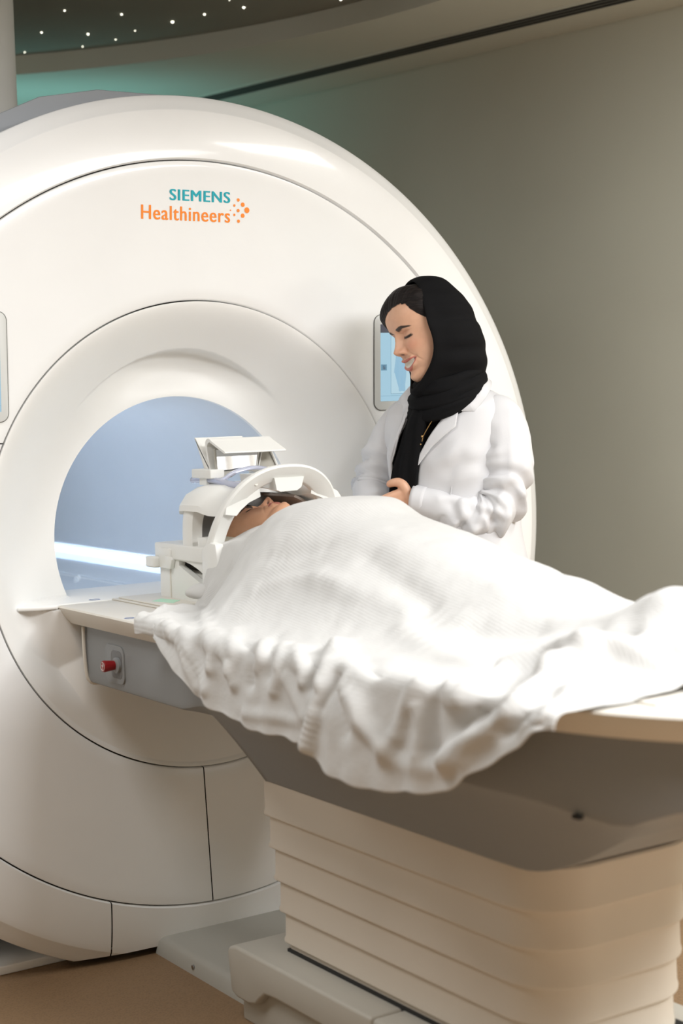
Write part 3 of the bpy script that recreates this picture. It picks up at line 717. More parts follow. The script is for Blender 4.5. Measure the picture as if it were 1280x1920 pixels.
def blanket_base():
    V = np.zeros((NY, NX, 3)); UV = np.zeros((NY, NX, 2))
    for i in range(NY):
        q = i/(NY-1)
        for_y = -.27+(-1.765+.27)*q
        y0 = for_y
        zt = float(smi(ZTOP, y0)); hz = float(smi(HEMZ, y0))
        wid = float(interp([(-.26, .15), (-.40, .20), (-.5, .225), (-.8, .215), (-1.1, .19), (-1.35, .15), (-1.6, .12), (-1.77, .10)], y0))
        xs = np.linspace(-.408, .408, 201); ax = np.abs(xs)
        lim = float(interp([(-.26, .225), (-.34, .245), (-.45, .33), (-.56, .40), (-1.8, .40)], y0))
        bell = 1-sstep(wid*.35, lim, ax); bell = .62*bell+.38*np.exp(-(ax/(wid*.95))**2.6)*(ax < lim)*sstep(lim, lim*.8, ax)
        hb = float(sstep(-.46, -.34, y0)); bell = bell*(1-hb)+hb*(1-.24*sstep(.03, .15, ax)-.76*sstep(.155, .222, ax))
        zz = .893+(zt-.893)*bell
        # legs: two ridges with a soft valley
        leg = sstep(-.95, -1.3, y0)*(1-sstep(-1.66, -1.74, y0))
        zz += leg*(-.018*np.exp(-(xs/.05)**2)+.010*np.exp(-((ax-.09)/.05)**2))*sstep(.0, .08, zt-.893)
        foot = np.exp(-((y0+1.60)/.07)**2)
        zz += foot*(.0*np.exp(-((ax-.09)/.045)**2))
        # shoulders, near the head end
        sh = np.exp(-((y0+.47)/.09)**2); zz += sh*.012*np.exp(-((ax-.19)/.06)**2)
        neck = np.exp(-((y0+.30)/.06)**2)
        pts = [(x, z) for x, z in zip(xs, zz)]
        n_w = 6
        left = []; R_ = .022
        xe = -.408; ze = zz[0]
        hang = max(.0, ze-R_-hz)
        for a in np.linspace(0, PI/2, n_w)[1:]: left.append((xe-R_*math.sin(a), ze-R_*(1-math.cos(a))))
        if hang > 0:
            for t in np.linspace(0, 1, 24)[1:]: left.append((xe-R_-.016*t**1.3, ze-R_-hang*t))
        else:
            k = max(1, int(round((ze-hz)/R_*n_w)))
        hzr = .74; right = [(-x, z) for x, z in left] if hang > 0 else [(-x, z) for x, z in left]
        P = np.array(left[::-1]+pts+right)
        s = np.r_[0, np.cumsum(np.hypot(*np.diff(P, axis=0).T))]
        # measure from the centre line so that columns follow the cloth
        c = np.interp(0, P[:, 0], s); s = s-c
        # fixed share of columns for the top, the rest for the hanging part
        n1 = 44; sL, sR = s[0], s[-1]; sT = np.interp(-.408, P[:, 0], s)
        u = np.r_[np.linspace(sL, sT, n1, endpoint=False), np.linspace(sT, -sT, NX-n1-26), np.linspace(-sT, sR, 27)[1:]]
        X = np.interp(u, s, P[:, 0]); Z = np.interp(u, s, P[:, 1])
        # the head end is cut on a curve round the neck and slants back to the table edge
        sh_ = .0-.10*np.exp(-((X-.02)/.085)**2)-.035*sstep(.10, .17, np.abs(X))*0-.125*sstep(.26, .42, np.abs(X))
        w = (1-q)**2.2
        V[i, :, 0] = X; V[i, :, 1] = y0+(sh_-.028)*w; V[i, :, 2] = Z
        UV[i, :, 0] = y0; UV[i, :, 1] = u
    # head-end heights follow the shifted position
    return V, UV
def normals(V):
    du = np.gradient(V, axis=0); dv = np.gradient(V, axis=1); n = np.cross(dv, du); n /= np.linalg.norm(n, axis=2, keepdims=True)+1e-9
    if n[NY//2, NX//2, 2] < 0: n = -n
    return n
FOLDS = [
    ([(-0.417, -0.423, 0.891), (-0.423, -0.497, 0.887), (-0.425, -0.586, 0.885)], 0.016, 0.012),
    ([(-0.33, -0.363, 0.893), (-0.425, -0.586, 0.885), (-0.437, -0.684, 0.825), (-0.443, -0.717, 0.791)], 0.014, 0.013),
    ([(-0.418, -0.625, 0.89), (-0.432, -0.69, 0.851), (-0.441, -0.757, 0.79)], 0.014, 0.012),
    ([(-0.308, -0.508, 0.902), (-0.426, -0.737, 0.883), (-0.434, -0.77, 0.836)], 0.015, 0.014),
    ([(-0.395, -0.719, 0.893), (-0.43, -0.811, 0.864), (-0.436, -0.852, 0.815)], 0.013, 0.012),
    ([(-0.371, -0.743, 0.896), (-0.43, -0.838, 0.873), (-0.433, -0.838, 0.837)], 0.014, 0.01),
    ([(-0.396, -0.828, 0.893), (-0.429, -0.907, 0.876), (-0.434, -0.914, 0.824)], 0.014, -0.016),
    ([(-0.384, -0.887, 0.894), (-0.428, -0.941, 0.879), (-0.431, -0.934, 0.857)], 0.014, 0.012),
    ([(-0.385, -0.951, 0.894), (-0.43, -1.012, 0.864), (-0.434, -1.005, 0.823)], 0.012, 0.011),
    ([(-0.361, -0.879, 0.898), (-0.427, -0.969, 0.882), (-0.432, -0.976, 0.845)], 0.012, -0.009),
    ([(-0.432, -1.04, 0.849), (-0.435, -1.076, 0.819), (-0.439, -1.112, 0.791)], 0.013, 0.01),
    ([(-0.385, -0.994, 0.894), (-0.429, -1.083, 0.875), (-0.432, -1.097, 0.85)], 0.012, 0.012),
    ([(-0.363, -1.039, 0.897), (-0.426, -1.112, 0.883), (-0.432, -1.126, 0.846)], 0.014, -0.018),
    ([(-0.363, -1.091, 0.896), (-0.431, -1.17, 0.857), (-0.435, -1.17, 0.813), (-0.444, -1.155, 0.748)], 0.016, 0.02),
    ([(-0.43, -1.206, 0.874), (-0.432, -1.192, 0.84), (-0.434, -1.184, 0.82)], 0.012, -0.012),
    ([(-0.443, -0.907, 0.766), (-0.441, -0.998, 0.774), (-0.44, -1.09, 0.779)], 0.012, 0.007),
    ([(-0.341, -1.071, 0.901), (-0.431, -1.258, 0.85), (-0.435, -1.318, 0.805), (-0.438, -1.37, 0.778)], 0.018, 0.018),
    ([(-0.429, -1.192, 0.875), (-0.431, -1.214, 0.851), (-0.436, -1.265, 0.791)], 0.016, -0.012),
    ([(-0.375, -1.211, 0.894), (-0.417, -1.303, 0.891), (-0.397, -1.325, 0.893)], 0.014, -0.014),
    ([(-0.424, -1.431, 0.886), (-0.432, -1.408, 0.843), (-0.435, -1.393, 0.802)], 0.016, 0.016),
    ([(-0.428, -1.484, 0.88), (-0.433, -1.477, 0.831), (-0.437, -1.484, 0.795)], 0.02, -0.016),
    ([(-0.431, -1.438, 0.853), (-0.434, -1.454, 0.82), (-0.438, -1.454, 0.781)], 0.012, 0.01),
    ([(-0.419, -1.5, 0.89), (-0.428, -1.546, 0.88), (-0.354, -1.53, 0.896), (-0.301, -1.544, 0.905), (-0.246, -1.591, 0.924)], 0.02, 0.02),
    ([(-0.439, -1.53, 0.786), (-0.436, -1.585, 0.823), (-0.431, -1.655, 0.866), (-0.363, -1.647, 0.896), (-0.267, -1.615, 0.919), (-0.245, -1.631, 0.928)], 0.022, 0.024),
    ([(-0.433, -1.546, 0.833), (-0.431, -1.6, 0.86), (-0.426, -1.639, 0.884)], 0.018, -0.014),
    ([(-0.43, -1.592, 0.868), (-0.353, -1.584, 0.897), (-0.289, -1.583, 0.91)], 0.018, -0.014),
    ([(-0.434, -1.663, 0.85), (-0.43, -1.694, 0.873), (-0.376, -1.686, 0.894)], 0.016, -0.014),
    ([(-0.435, -1.702, 0.858), (-0.423, -1.741, 0.887), (-0.344, -1.702, 0.897), (-0.301, -1.694, 0.904)], 0.012, 0.012),
    ([(-0.44, -1.363, 0.76), (-0.44, -1.461, 0.761), (-0.441, -1.577, 0.788)], 0.016, 0.008),
    ([(-0.312, -1.513, 0.901), (-0.268, -1.568, 0.914), (-0.235, -1.623, 0.931), (-0.184, -1.662, 0.949), (-0.146, -1.686, 0.954), (-0.118, -1.71, 0.942)], 0.02, 0.024),
    ([(-0.32, -1.623, 0.904), (-0.277, -1.639, 0.917), (-0.224, -1.646, 0.936), (-0.205, -1.67, 0.938), (-0.188, -1.702, 0.928), (-0.16, -1.749, 0.897)], 0.018, 0.026),
    ([(-0.176, -1.426, 0.93), (-0.156, -1.505, 0.94), (-0.154, -1.591, 0.96), (-0.005, -1.499, 0.957), (-0.091, -1.662, 1.009)], 0.026, 0.006),
    ([(-0.226, -1.583, 0.929), (-0.204, -1.623, 0.943), (-0.173, -1.646, 0.957)], 0.024, -0.02),
    ([(-0.343, -1.686, 0.898), (-0.302, -1.702, 0.903), (-0.242, -1.725, 0.903), (-0.181, -1.741, 0.899)], 0.012, 0.008),
    ([(-0.148, -0.896, 1.038), (-0.164, -1.004, 1.005), (-0.18, -1.129, 0.97)], 0.03, -0.01),
    ([(-0.212, -0.818, 0.994), (-0.211, -0.958, 0.978), (-0.209, -1.105, 0.957), (-0.197, -1.23, 0.946)], 0.03, 0.008),
    ([(-0.199, -1.152, 0.955), (-0.196, -1.308, 0.933), (-0.156, -1.402, 0.939)], 0.03, -0.012),
    ([(-0.248, -1.152, 0.93), (-0.29, -1.317, 0.906), (-0.302, -1.435, 0.902)], 0.025, 0.01),
    ([(-0.216, -0.549, 1.02), (-0.182, -0.603, 1.06), (0.081, -0.372, 1.061)], 0.02, 0.004),
    ([(-0.191, -0.42, 0.976), (-0.206, -0.641, 1.029), (-0.16, -0.757, 1.049)], 0.02, -0.006),
    ([(-0.266, -0.657, 0.963), (-0.222, -0.757, 0.992), (-0.212, -0.888, 0.987)], 0.02, 0.006),
    ([(-0.41, -0.41, 0.89), (-0.35, -0.375, 0.9), (-0.28, -0.355, 0.9)], 0.016, 0.022),
    ([(-0.4, -0.47, 0.893), (-0.33, -0.44, 0.905), (-0.27, -0.42, 0.915)], 0.016, 0.014),
    ([(-0.26, -0.37, 0.9), (-0.22, -0.345, 0.91), (-0.18, -0.35, 0.94)], 0.016, 0.014),
]

def fold_disp(V, shape_pts, width, amp):
    """ridge along a 3-D polyline lying near the cloth; width and amp may change along it"""
    P = smoothpath(shape_pts, 6); L_ = len(P); W_ = np.interp(np.linspace(0, 1, L_), np.linspace(0, 1, len(np.atleast_1d(width))), np.atleast_1d(width))
    A_ = np.interp(np.linspace(0, 1, L_), np.linspace(0, 1, len(np.atleast_1d(amp))), np.atleast_1d(amp))
    d2 = ((V[:, :, None, :]-P[None, None])**2).sum(-1); k = d2.argmin(-1); dm = np.take_along_axis(d2, k[..., None], -1)[..., 0]
    ta = np.linspace(0, 1, L_)[k]
    tap = np.clip(np.minimum(ta, 1-ta)/.12, .25, 1)
    return A_[k]*np.exp(-dm/W_[k]**2)*1.0
def build_blanket():
    V, UV = blanket_base()
    n = normals(V); d = np.zeros(V.shape[:2])
    for pts, w, a in FOLDS: d += fold_disp(V, pts, w, a)
    # how far each point hangs below the table edge, and how free it is
    hang = sstep(.90, .80, V[:, :, 2])*(np.abs(V[:, :, 0]) > .40)
    y = V[:, :, 1]
    d += hang*(.0045*np.sin(y*38+1.2*np.sin(y*17))+.002*np.sin(y*83+2))*sstep(-.30, -.45, y)
    d += (.022*sstep(-1.125, -1.150, y+.10*(V[:, :, 2]-.74))*(1-sstep(-1.2, -1.5, y)))*hang*(V[:, :, 0] < 0)
    for i in range(NY):
        for j in range(NX):
            v = V[i, j]; d[i, j] += .0028*noise.noise((v[0]*14, v[1]*14, v[2]*14))+.0014*noise.noise((v[0]*34, v[1]*34, v[2]*34+5))
    edge = sstep(0, 4, np.arange(NY))
    V = V+n*d[..., None]
    # uneven hem
    hemw = np.clip((3-np.arange(NX))/3, 0, 1)
    V[:, :, 2] += hemw[None]*(.003*np.sin(UV[:, :, 0]*30)+.0015*np.sin(UV[:, :, 0]*75+1))
    # keep clear of the table
    on = np.abs(V[:, :, 0]) < .405; V[:, :, 2] = np.where(on, np.maximum(V[:, :, 2], .890), V[:, :, 2])
    tail_ = sstep(.955, .985, np.linspace(0, 1, NY))[:, None]*(np.abs(V[:, :, 0]) > .266)
    V[:, :, 2] -= .0045*tail_
    return V, UV
V, UV = build_blanket()
m, nt, b = new_mat('white_ribbed_cotton'); L = nt.links.new
uvn = N(nt, 'ShaderNodeUVMap'); uvn.uv_map = 'weave'
wv = N(nt, 'ShaderNodeTexWave', wave_type='BANDS', bands_direction='Y', Scale=46.0, Distortion=1.0, Detail=2.0); wv.inputs['Detail Scale'].default_value = 2.0
L(uvn.outputs[0], wv.inputs['Vector'])
nz = N(nt, 'ShaderNodeTexNoise', Scale=26.0, Detail=6.0, Roughness=.65); L(uvn.outputs[0], nz.inputs['Vector'])
bp = N(nt, 'ShaderNodeBump', Strength=.20, Distance=.0013); L(wv.outputs['Fac'], bp.inputs['Height'])
un = N(nt, 'ShaderNodeUVMap'); un.uv_map = 'weave_plain'; sx_ = N(nt, 'ShaderNodeSeparateXYZ'); L(un.outputs[0], sx_.inputs[0])
ab = N(nt, 'ShaderNodeMath', operation='ABSOLUTE'); L(sx_.outputs['Y'], ab.inputs[0])
mr = N(nt, 'ShaderNodeMapRange'); mr.inputs[1].default_value = .40; mr.inputs[2].default_value = .50; mr.inputs[3].default_value = .26; mr.inputs[4].default_value = .03; L(ab.outputs[0], mr.inputs[0]); L(mr.outputs[0], bp.inputs['Strength'])
bp2 = N(nt, 'ShaderNodeBump', Strength=.35, Distance=.006); L(nz.outputs['Fac'], bp2.inputs['Height']); L(bp.outputs[0], bp2.inputs['Normal']); L(bp2.outputs[0], b.inputs['Normal'])
mx = N(nt, 'ShaderNodeMix', data_type='RGBA'); mx.inputs[6].default_value = (.575, .572, .562, 1); mx.inputs[7].default_value = (.645, .642, .632, 1)
L(nz.outputs['Fac'], mx.inputs[0]); L(mx.outputs[2], b.inputs['Base Color']); b.inputs['Roughness'].default_value = .85; b.inputs['Sheen Weight'].default_value = .15; b.inputs['Specular IOR Level'].default_value = .25
M['blanket'] = m
bl = obj('blanket', V.reshape(-1, 3), grid_faces(NY, NX), m, None, True, 0)
uvl = bl.data.uv_layers.new(name='weave'); li = np.zeros(len(bl.data.loops), int); bl.data.loops.foreach_get('vertex_index', li)
tw = UV.reshape(-1, 2).copy(); tw[:, 1] += .9*(tw[:, 0]+.62)*sstep(-.66, -.40, tw[:, 0])
uvl.data.foreach_set('uv', tw[li].ravel().astype(np.float32))
uv2 = bl.data.uv_layers.new(name='weave_plain'); uv2.data.foreach_set('uv', UV.reshape(-1, 2)[li].ravel().astype(np.float32))
sm = bl.modifiers.new('thickness', 'SOLIDIFY'); sm.thickness = .003; sm.offset = -1
ss = bl.modifiers.new('smooth', 'SUBSURF'); ss.levels = 1; ss.render_levels = 1
tag(bl, 'white ribbed cotton blanket draped over the lying person and hanging off the table', 'blanket')
# turned-over corner of the blanket by the head coil
def curl(name, path, w, par):
    """narrow strip of cloth folded over into a soft roll"""
    P = smoothpath(path, 8); rings = []
    for i, p in enumerate(P):
        t = i/(len(P)-1); tg = P[min(i+1, len(P)-1)]-P[max(i-1, 0)]; tg /= np.linalg.norm(tg); a = np.cross(tg, (0, 0, 1)); a /= np.linalg.norm(a); up = np.cross(a, tg)
        r = np.interp(t, np.linspace(0, 1, len(w)), w); ring = []
        for q in np.linspace(0, 2*PI, 18, endpoint=False):
            rr = r*(1+.07*math.sin(3*q+5*t)); ring.append(p+a*rr*math.cos(q)+up*rr*.72*math.sin(q))
        rings.append(ring)
    return loft(name, rings, M['blanket'], par, sharp=0)
curl('folded_corner', [(-.205, -.248, .914), (-.2045, -.252, .917), (-.203, -.262, .922), (-.198, -.280, .925), (-.190, -.303, .925), (-.180, -.330, .922), (-.165, -.365, .925)], [.001, .013, .021, .025, .026, .024, .016], bl)
# ================================================================ PEOPLE: shared builders
def gs(x, c, s): return np.exp(-((x-c)/s)**2)
def head_grid(smile=True, width=1.0, zmin=-.115):
    """head in its own frame: x = person's left, -y = where the face looks, z up, chin at z = 0.  returns verts, faces, colours"""
    th = np.concatenate([np.linspace(-PI, -1.85, 34, endpoint=False), np.linspace(-1.85, 1.85, 271, endpoint=False), np.linspace(1.85, PI, 34, endpoint=False)])
    zl = np.concatenate([np.linspace(zmin, -.03, 14, endpoint=False), np.linspace(-.03, .145, 205, endpoint=False), np.linspace(.145, .2068, 46)])
    Kf = [(-.115, .040), (-.06, .036), (-.030, .040), (-.018, .050), (-.008, .068), (-.002, .079), (.006, .087), (.014, .089), (.026, .0845), (.036, .0865), (.048, .0885), (.060, .0875), (.075, .087), (.090, .0865), (.105, .0865), (.117, .0885), (.130, .0925), (.145, .0935), (.160, .091), (.172, .084), (.184, .072), (.195, .055), (.202, .036), (.2068, .004)]
    Ka = [(-.115, .056), (-.06, .053), (-.03, .054), (-.018, .052), (-.008, .046), (0, .044), (.010, .047), (.022, .052), (.035, .057), (.05, .061), (.07, .0665), (.09, .0705), (.11, .0725), (.13, .0735), (.15, .0745), (.165, .071), (.18, .062), (.193, .047), (.202, .028), (.2068, .004)]
    Kb = [(-.115, .085), (-.06, .078), (-.03, .072), (0, .070), (.03, .075), (.06, .086), (.10, .097), (.14, .098), (.165, .090), (.182, .074), (.195, .052), (.202, .030), (.2068, .004)]
    f = smi(Kf, zl)[:, None]; a = smi(Ka, zl)[:, None]*width; b = smi(Kb, zl)[:, None]
    T = th[None, :]; s, c = np.sin(T), np.cos(T)
    # the face is a little flatter in front and fuller at the cheeks than an ellipse
    pw = np.where(c > 0, .90, 1.0)
    jaw = sstep(.06, .0, zl)[:, None]
    X = a*np.sign(s)*np.abs(s)**(np.where(c > 0, 1-.10+.14*jaw, 1.0))
    Y = np.where(c > 0, -f*np.abs(c)**(np.where(c > 0, .86+.26*jaw, 1.0)), b*np.abs(c))
    Z = np.repeat(zl[:, None], len(th), 1)
    fr = sstep(.15, .55, c)*np.ones_like(Z)
    x, z = X, Z; ax = np.abs(x); d = np.zeros_like(x)
    # eye sockets, lids, brow
    d += -.0105*gs(ax, .026, .015)*gs(z, .1085, .0105)-.004*gs(ax, .014, .007)*gs(z, .106, .012)
    lid = gs(ax, .0295, .0125)*gs(z, .1055, .0075); d += .0085*lid
    lz = .1012+9*(ax-.029)**2
    d += -.0022*gs(z, lz-.0030, .0016)*gs(ax, .031, .014)-.0014*gs(z, .1135, .0016)*gs(ax, .031, .012)
    d += .0034*gs(ax, .026, .020)*gs(z, .1235-.10*(ax-.02), .006)
    # nose
    zt = .0790; t = np.clip((.116-z)/(.116-zt), 0, 1)
    hgt = (.0040+.0175*t**1.15)*sstep(.130, .108, z)
    hgt = np.where(z < zt, .0215*np.sqrt(np.clip(1-((zt-z)/.0150)**2, 0, 1)), hgt)
    sg = .0062+.0046*t
    d += hgt*np.exp(-(np.abs(x)/sg)**2.4)
    d += .0022*gs(x, 0, .0080)*gs(z, .0785, .0065)
    d += .0100*gs(ax, .0130, .0058)*gs(z, .0745, .0062)
    d += -.0035*gs(ax, .0205, .003)*gs(z, .074, .006)
    nos = gs(ax, .0072, .0038)*gs(z, .0676, .0026); d += -.005*nos
    d += -.0010*gs(x, 0, .0022)*gs(z, .058, .006)
    # cheeks and smile folds
    if smile: d += .0055*gs(ax, .037, .016)*gs(z, .079, .014)
    else: d += .0030*gs(ax, .040, .016)*gs(z, .082, .016)
    zf = .074-(ax-.018)*1.55
    d += -(.0026 if smile else .0012)*gs(z, zf, .0055)*sstep(.014, .021, ax)*sstep(.043, .035, ax)
    # mouth
    cv = (10.0 if smile else 1.5); mz = (.0425 if smile else .0440)+cv*ax**2
    hw = .0310 if smile else .0230
    inm = sstep(hw, hw*.72, ax); op = (.0062 if smile else .0004)*np.sqrt(np.clip(1-(ax/hw)**2, 0, 1))
    up, lo = mz+op, mz-op*1.05
    lu = .0034 if smile else .0048; ll = .0048 if smile else .0056
    d += .0055*gs(z, up+lu, lu*1.05)*inm*(1-.25*gs(x, 0, .003)) + .0070*gs(z, lo-ll, ll*1.0)*inm
    d += -.0030*gs(z, mz, max(.0012, .004 if smile else .0012))*inm
    d += -.0020*gs(ax, hw+.002, .0035)*gs(z, mz, .005)
    d += .0030*gs(x, 0, .011)*gs(z, .013, .010)-.0015*gs(x, 0, .016)*gs(z, .0275, .004)
    d = d*fr
    # push features straight forward, a share along the outward direction
    Y = Y-d
    ear = None
    V = np.stack([X, Y, Z], -1)
    # colours of the skin itself, plus shade painted into nostrils and mouth gap
    col = np.zeros(V.shape[:2]+(3,)); skin = np.array([.72, .425, .285]) if smile else np.array([.68, .385, .24])
    col[:] = skin
    def paint(w, c_): nonlocal col; w = np.clip(w*fr, 0, 1)[..., None]; col = col*(1-w)+np.array(c_)*w
    if smile: paint(.45*gs(ax, .038, .017)*gs(z, .080, .015), (.66, .26, .17))
    else: paint(.25*gs(ax, .038, .017)*gs(z, .080, .015), (.60, .26, .16))
    paint(.40*gs(ax, .029, .013)*gs(z, .1105, .006), (.45, .19, .12))
    paint(.30*gs(x, 0, .012)*gs(z, .076, .010), (.66, .28, .18))
    lipc = (.50, .14, .115) if smile else (.50, .17, .13)
    inl = sstep(hw+.001, hw-.0015, ax)
    band = sstep(up+2.0*lu+.0008, up+1.9*lu-.0006, z)*sstep(lo-2.0*ll-.0008, lo-1.9*ll+.0006, z)*inl
    tp = 1-.75*(ax/hw)**2
    band = sstep(mz+op+(2.0*lu)*tp+.0006, mz+op+(2.0*lu)*tp-.0006, z)*sstep(mz-op-(2.0*ll)*tp-.0006, mz-op-(2.0*ll)*tp+.0006, z)*inl
    paint(.88*band, lipc)
    if smile:
        tooth = sstep(up+.0004, up-.0006, z)*sstep(lo-.0004, lo+.0008, z)*sstep(hw*.93, hw*.80, ax)
        paint(tooth, (.74, .69, .60)); paint(tooth*.30*gs((x/.0058+.5) % 1, .5, .10), (.30, .15, .10)); paint(.8*sstep(hw*.80, hw*.92, ax)*sstep(op+.0002, op-.0008, np.abs(z-mz)), (.12, .03, .03))
    else:
        paint(.9*gs(z, mz, .0011)*inl, (.12, .035, .03))
    paint(.98*np.clip(1.8*gs(z, lz-.0005, .0023), 0, 1)*sstep(.0455, .042, ax)*sstep(.0135, .017, ax), (.008, .006, .006))
    for k in range(7): paint(.85*gs(ax, .034+.0018*k, .0005)*sstep(lz-.0050, lz-.003, z)*sstep(lz+.001, lz-.001, z), (.01, .008, .008))
    bz = np.where(ax < .034, .1215+.20*(ax-.012), .1259-.30*(ax-.034)); bw = np.where(ax < .026, .0046+.0014*(ax-.012)/.014, .0060-.175*(ax-.026))
    paint(.96*sstep(bz+bw, bz+bw*.55, z)*sstep(bz-bw, bz-bw*.55, z)*sstep(.0115, .0145, ax)*sstep(.053, .047, ax), (.016, .011, .009))
    paint(.92*np.clip(nos*1.35-.25, 0, 1), (.05, .012, .010))
    F = grid_faces(len(zl), len(th), True)
    # caps: top pole
    return V.reshape(-1, 3), F, col.reshape(-1, 3), (len(zl), len(th))
def skin_mat(name, rough=.48):
    m, nt, b = new_mat(name); L = nt.links.new
    at = N(nt, 'ShaderNodeAttribute'); at.attribute_name = 'skin_tint'
    tc = N(nt, 'ShaderNodeTexCoord'); nz = N(nt, 'ShaderNodeTexNoise', Scale=55.0, Detail=5.0); L(tc.outputs['Object'], nz.inputs['Vector'])
    hs = N(nt, 'ShaderNodeMix', data_type='RGBA', blend_type='MULTIPLY'); hs.inputs[0].default_value = .30
    cr = N(nt, 'ShaderNodeValToRGB'); cr.color_ramp.elements[0].color = (.78, .70, .68, 1); cr.color_ramp.elements[1].color = (1, 1, 1, 1); cr.color_ramp.elements[0].position = .3; cr.color_ramp.elements[1].position = .62
    L(nz.outputs['Fac'], cr.inputs[0]); L(at.outputs['Color'], hs.inputs[6]); L(cr.outputs[0], hs.inputs[7]); L(hs.outputs[2], b.inputs['Base Color'])
    b.inputs['Roughness'].default_value = rough; b.inputs['Subsurface Weight'].default_value = .12; b.inputs['Subsurface Radius'].default_value = (.010, .004, .002); b.inputs['Subsurface Scale'].default_value = 1.0
    n2 = N(nt, 'ShaderNodeTexNoise', Scale=420.0); L(tc.outputs['Object'], n2.inputs['Vector'])
    bp = N(nt, 'ShaderNodeBump', Strength=.06, Distance=.001); L(n2.outputs['Fac'], bp.inputs['Height']); L(bp.outputs[0], b.inputs['Normal'])
    return m
def limb(bm, pts, rad, seg=16, n=5, flat=None):
    """tapered closed tube added to a bmesh"""
    P = smoothpath(pts, n); k = len(P); rr = smi(list(zip(np.linspace(0, 1, len(rad)), rad)), np.linspace(0, 1, k)); ref = np.array((.13, .2, 1.0)); rows = []
    fl = np.ones(k) if flat is None else np.interp(np.linspace(0, 1, k), np.linspace(0, 1, len(flat)), flat)
    for i in range(k):
        t = P[min(i+1, k-1)]-P[max(i-1, 0)]; t /= np.linalg.norm(t)+1e-12
        a = np.cross(t, ref); a /= np.linalg.norm(a)+1e-12; b_ = np.cross(a, t); ref = b_
        rows.append([bm.verts.new(P[i]+rr[i]*(math.cos(w)*a+math.sin(w)*b_*fl[i])) for w in np.linspace(0, 2*PI, seg, endpoint=False)])
    # rounded ends
    for e, s_ in ((0, -1), (k-1, 1)):
        t = P[min(e+1, k-1)]-P[max(e-1, 0)]; t /= np.linalg.norm(t)+1e-12
        tip = bm.verts.new(P[e]+s_*t*rr[e]*.75); ring = rows[e]
        mid = [bm.verts.new(P[e]+(Vector(v.co)-Vector(P[e]))*.72+Vector(s_*t*rr[e]*.52)) for v in ring] if False else None
        for i in range(seg): bm.faces.new((ring[i], ring[(i+1) % seg], tip))
    for i in range(k-1):
        for j in range(seg): bm.faces.new((rows[i][j], rows[i][(j+1) % seg], rows[i+1][(j+1) % seg], rows[i+1][j]))
def ellip_loft(bm, secs, seg=32):
    """secs: (centre xyz, half x, half y) horizontal or given by two axes"""
    rows = []
    for c, u, v in secs:
        c, u, v = map(np.array, (c, u, v)); rows.append([bm.verts.new(c+u*math.cos(w)+v*math.sin(w)) for w in np.linspace(0, 2*PI, seg, endpoint=False)])
    for i in range(len(rows)-1):
        for j in range(seg): bm.faces.new((rows[i][j], rows[i][(j+1) % seg], rows[i+1][(j+1) % seg], rows[i+1][j]))
    bm.faces.new(rows[0][::-1]); bm.faces.new(rows[-1])
def fuse(bm, voxel, smooth=2):
    bmesh.ops.recalc_face_normals(bm, faces=bm.faces)
    me = bpy.data.meshes.new('fuse'); bm.to_mesh(me); bm.free(); o = bpy.data.objects.new('fuse', me); COL.objects.link(o)
    r = o.modifiers.new('r', 'REMESH'); r.mode = 'VOXEL'; r.voxel_size = voxel
    if smooth: s_ = o.modifiers.new('s', 'SMOOTH'); s_.factor = .5; s_.iterations = smooth
    dg = bpy.context.evaluated_depsgraph_get(); out = bpy.data.meshes.new_from_object(o.evaluated_get(dg))
    bpy.data.objects.remove(o); bpy.data.meshes.remove(me); return out
def hand(bm, wrist, d, t, L_=.175, curl=.5, side=1, thumb_up=.6, thumb=None):
    """hand as joined tapered chains: d = direction of the fingers, t = towards the thumb side, n = out of the back of the hand"""
    W_ = np.array(wrist, float); d = np.array(d, float); d /= np.linalg.norm(d); t = np.array(t, float); t -= d*(t@d); t /= np.linalg.norm(t); n = np.cross(d, t)*side
    pl_ = L_*.50
    # palm: four metacarpals and a thickening below the thumb
    for k, o_ in enumerate((.030, .010, -.010, -.028)):
        limb(bm, [W_+t*o_*.55-d*.012, W_+d*pl_*.5+t*o_*.9, W_+d*pl_*(1-.05*abs(k-1))+t*o_], [.0135, .0130, .0098], 12, 4)
    limb(bm, [W_-d*.03, W_+d*.006], [.021, .020], 14, 3, [.8, .85])
    lens = (.074, .082, .076, .060)
    for k, o_ in enumerate((.030, .010, -.010, -.028)):
        p = W_+d*pl_*(1-.05*abs(k-1))+t*o_; l = lens[k]*L_/.175; pts = [p-d*.006]; a = .18+.06*k; q = p.copy()
        for frac, da in ((.45, curl), (.30, curl*.95), (.25, curl*.6)):
            a2 = a; q = q+(d*math.cos(a2)-n*math.sin(a2))*l*frac; pts.append(q.copy()); a += da
        limb(bm, pts, [.0092, .0086, .0080, .0062], 12, 4)
    b0 = W_+d*.010+t*.020-n*.006
    b1 = W_+d*.026+t*(.030+.012*thumb_up)-n*.010; b2 = W_+d*.050+t*(.034+.022*thumb_up)-n*.012; b3 = W_+d*.078+t*(.034+.018*thumb_up)-n*.014
    if thumb is not None:
        limb(bm, thumb, [.0150, .0140, .0128, .0112, .0088], 14, 5); return thumb[-1]
    limb(bm, [b0, b1, b2, b3], [.0150, .0125, .0102, .0078], 12, 5)
    return b3
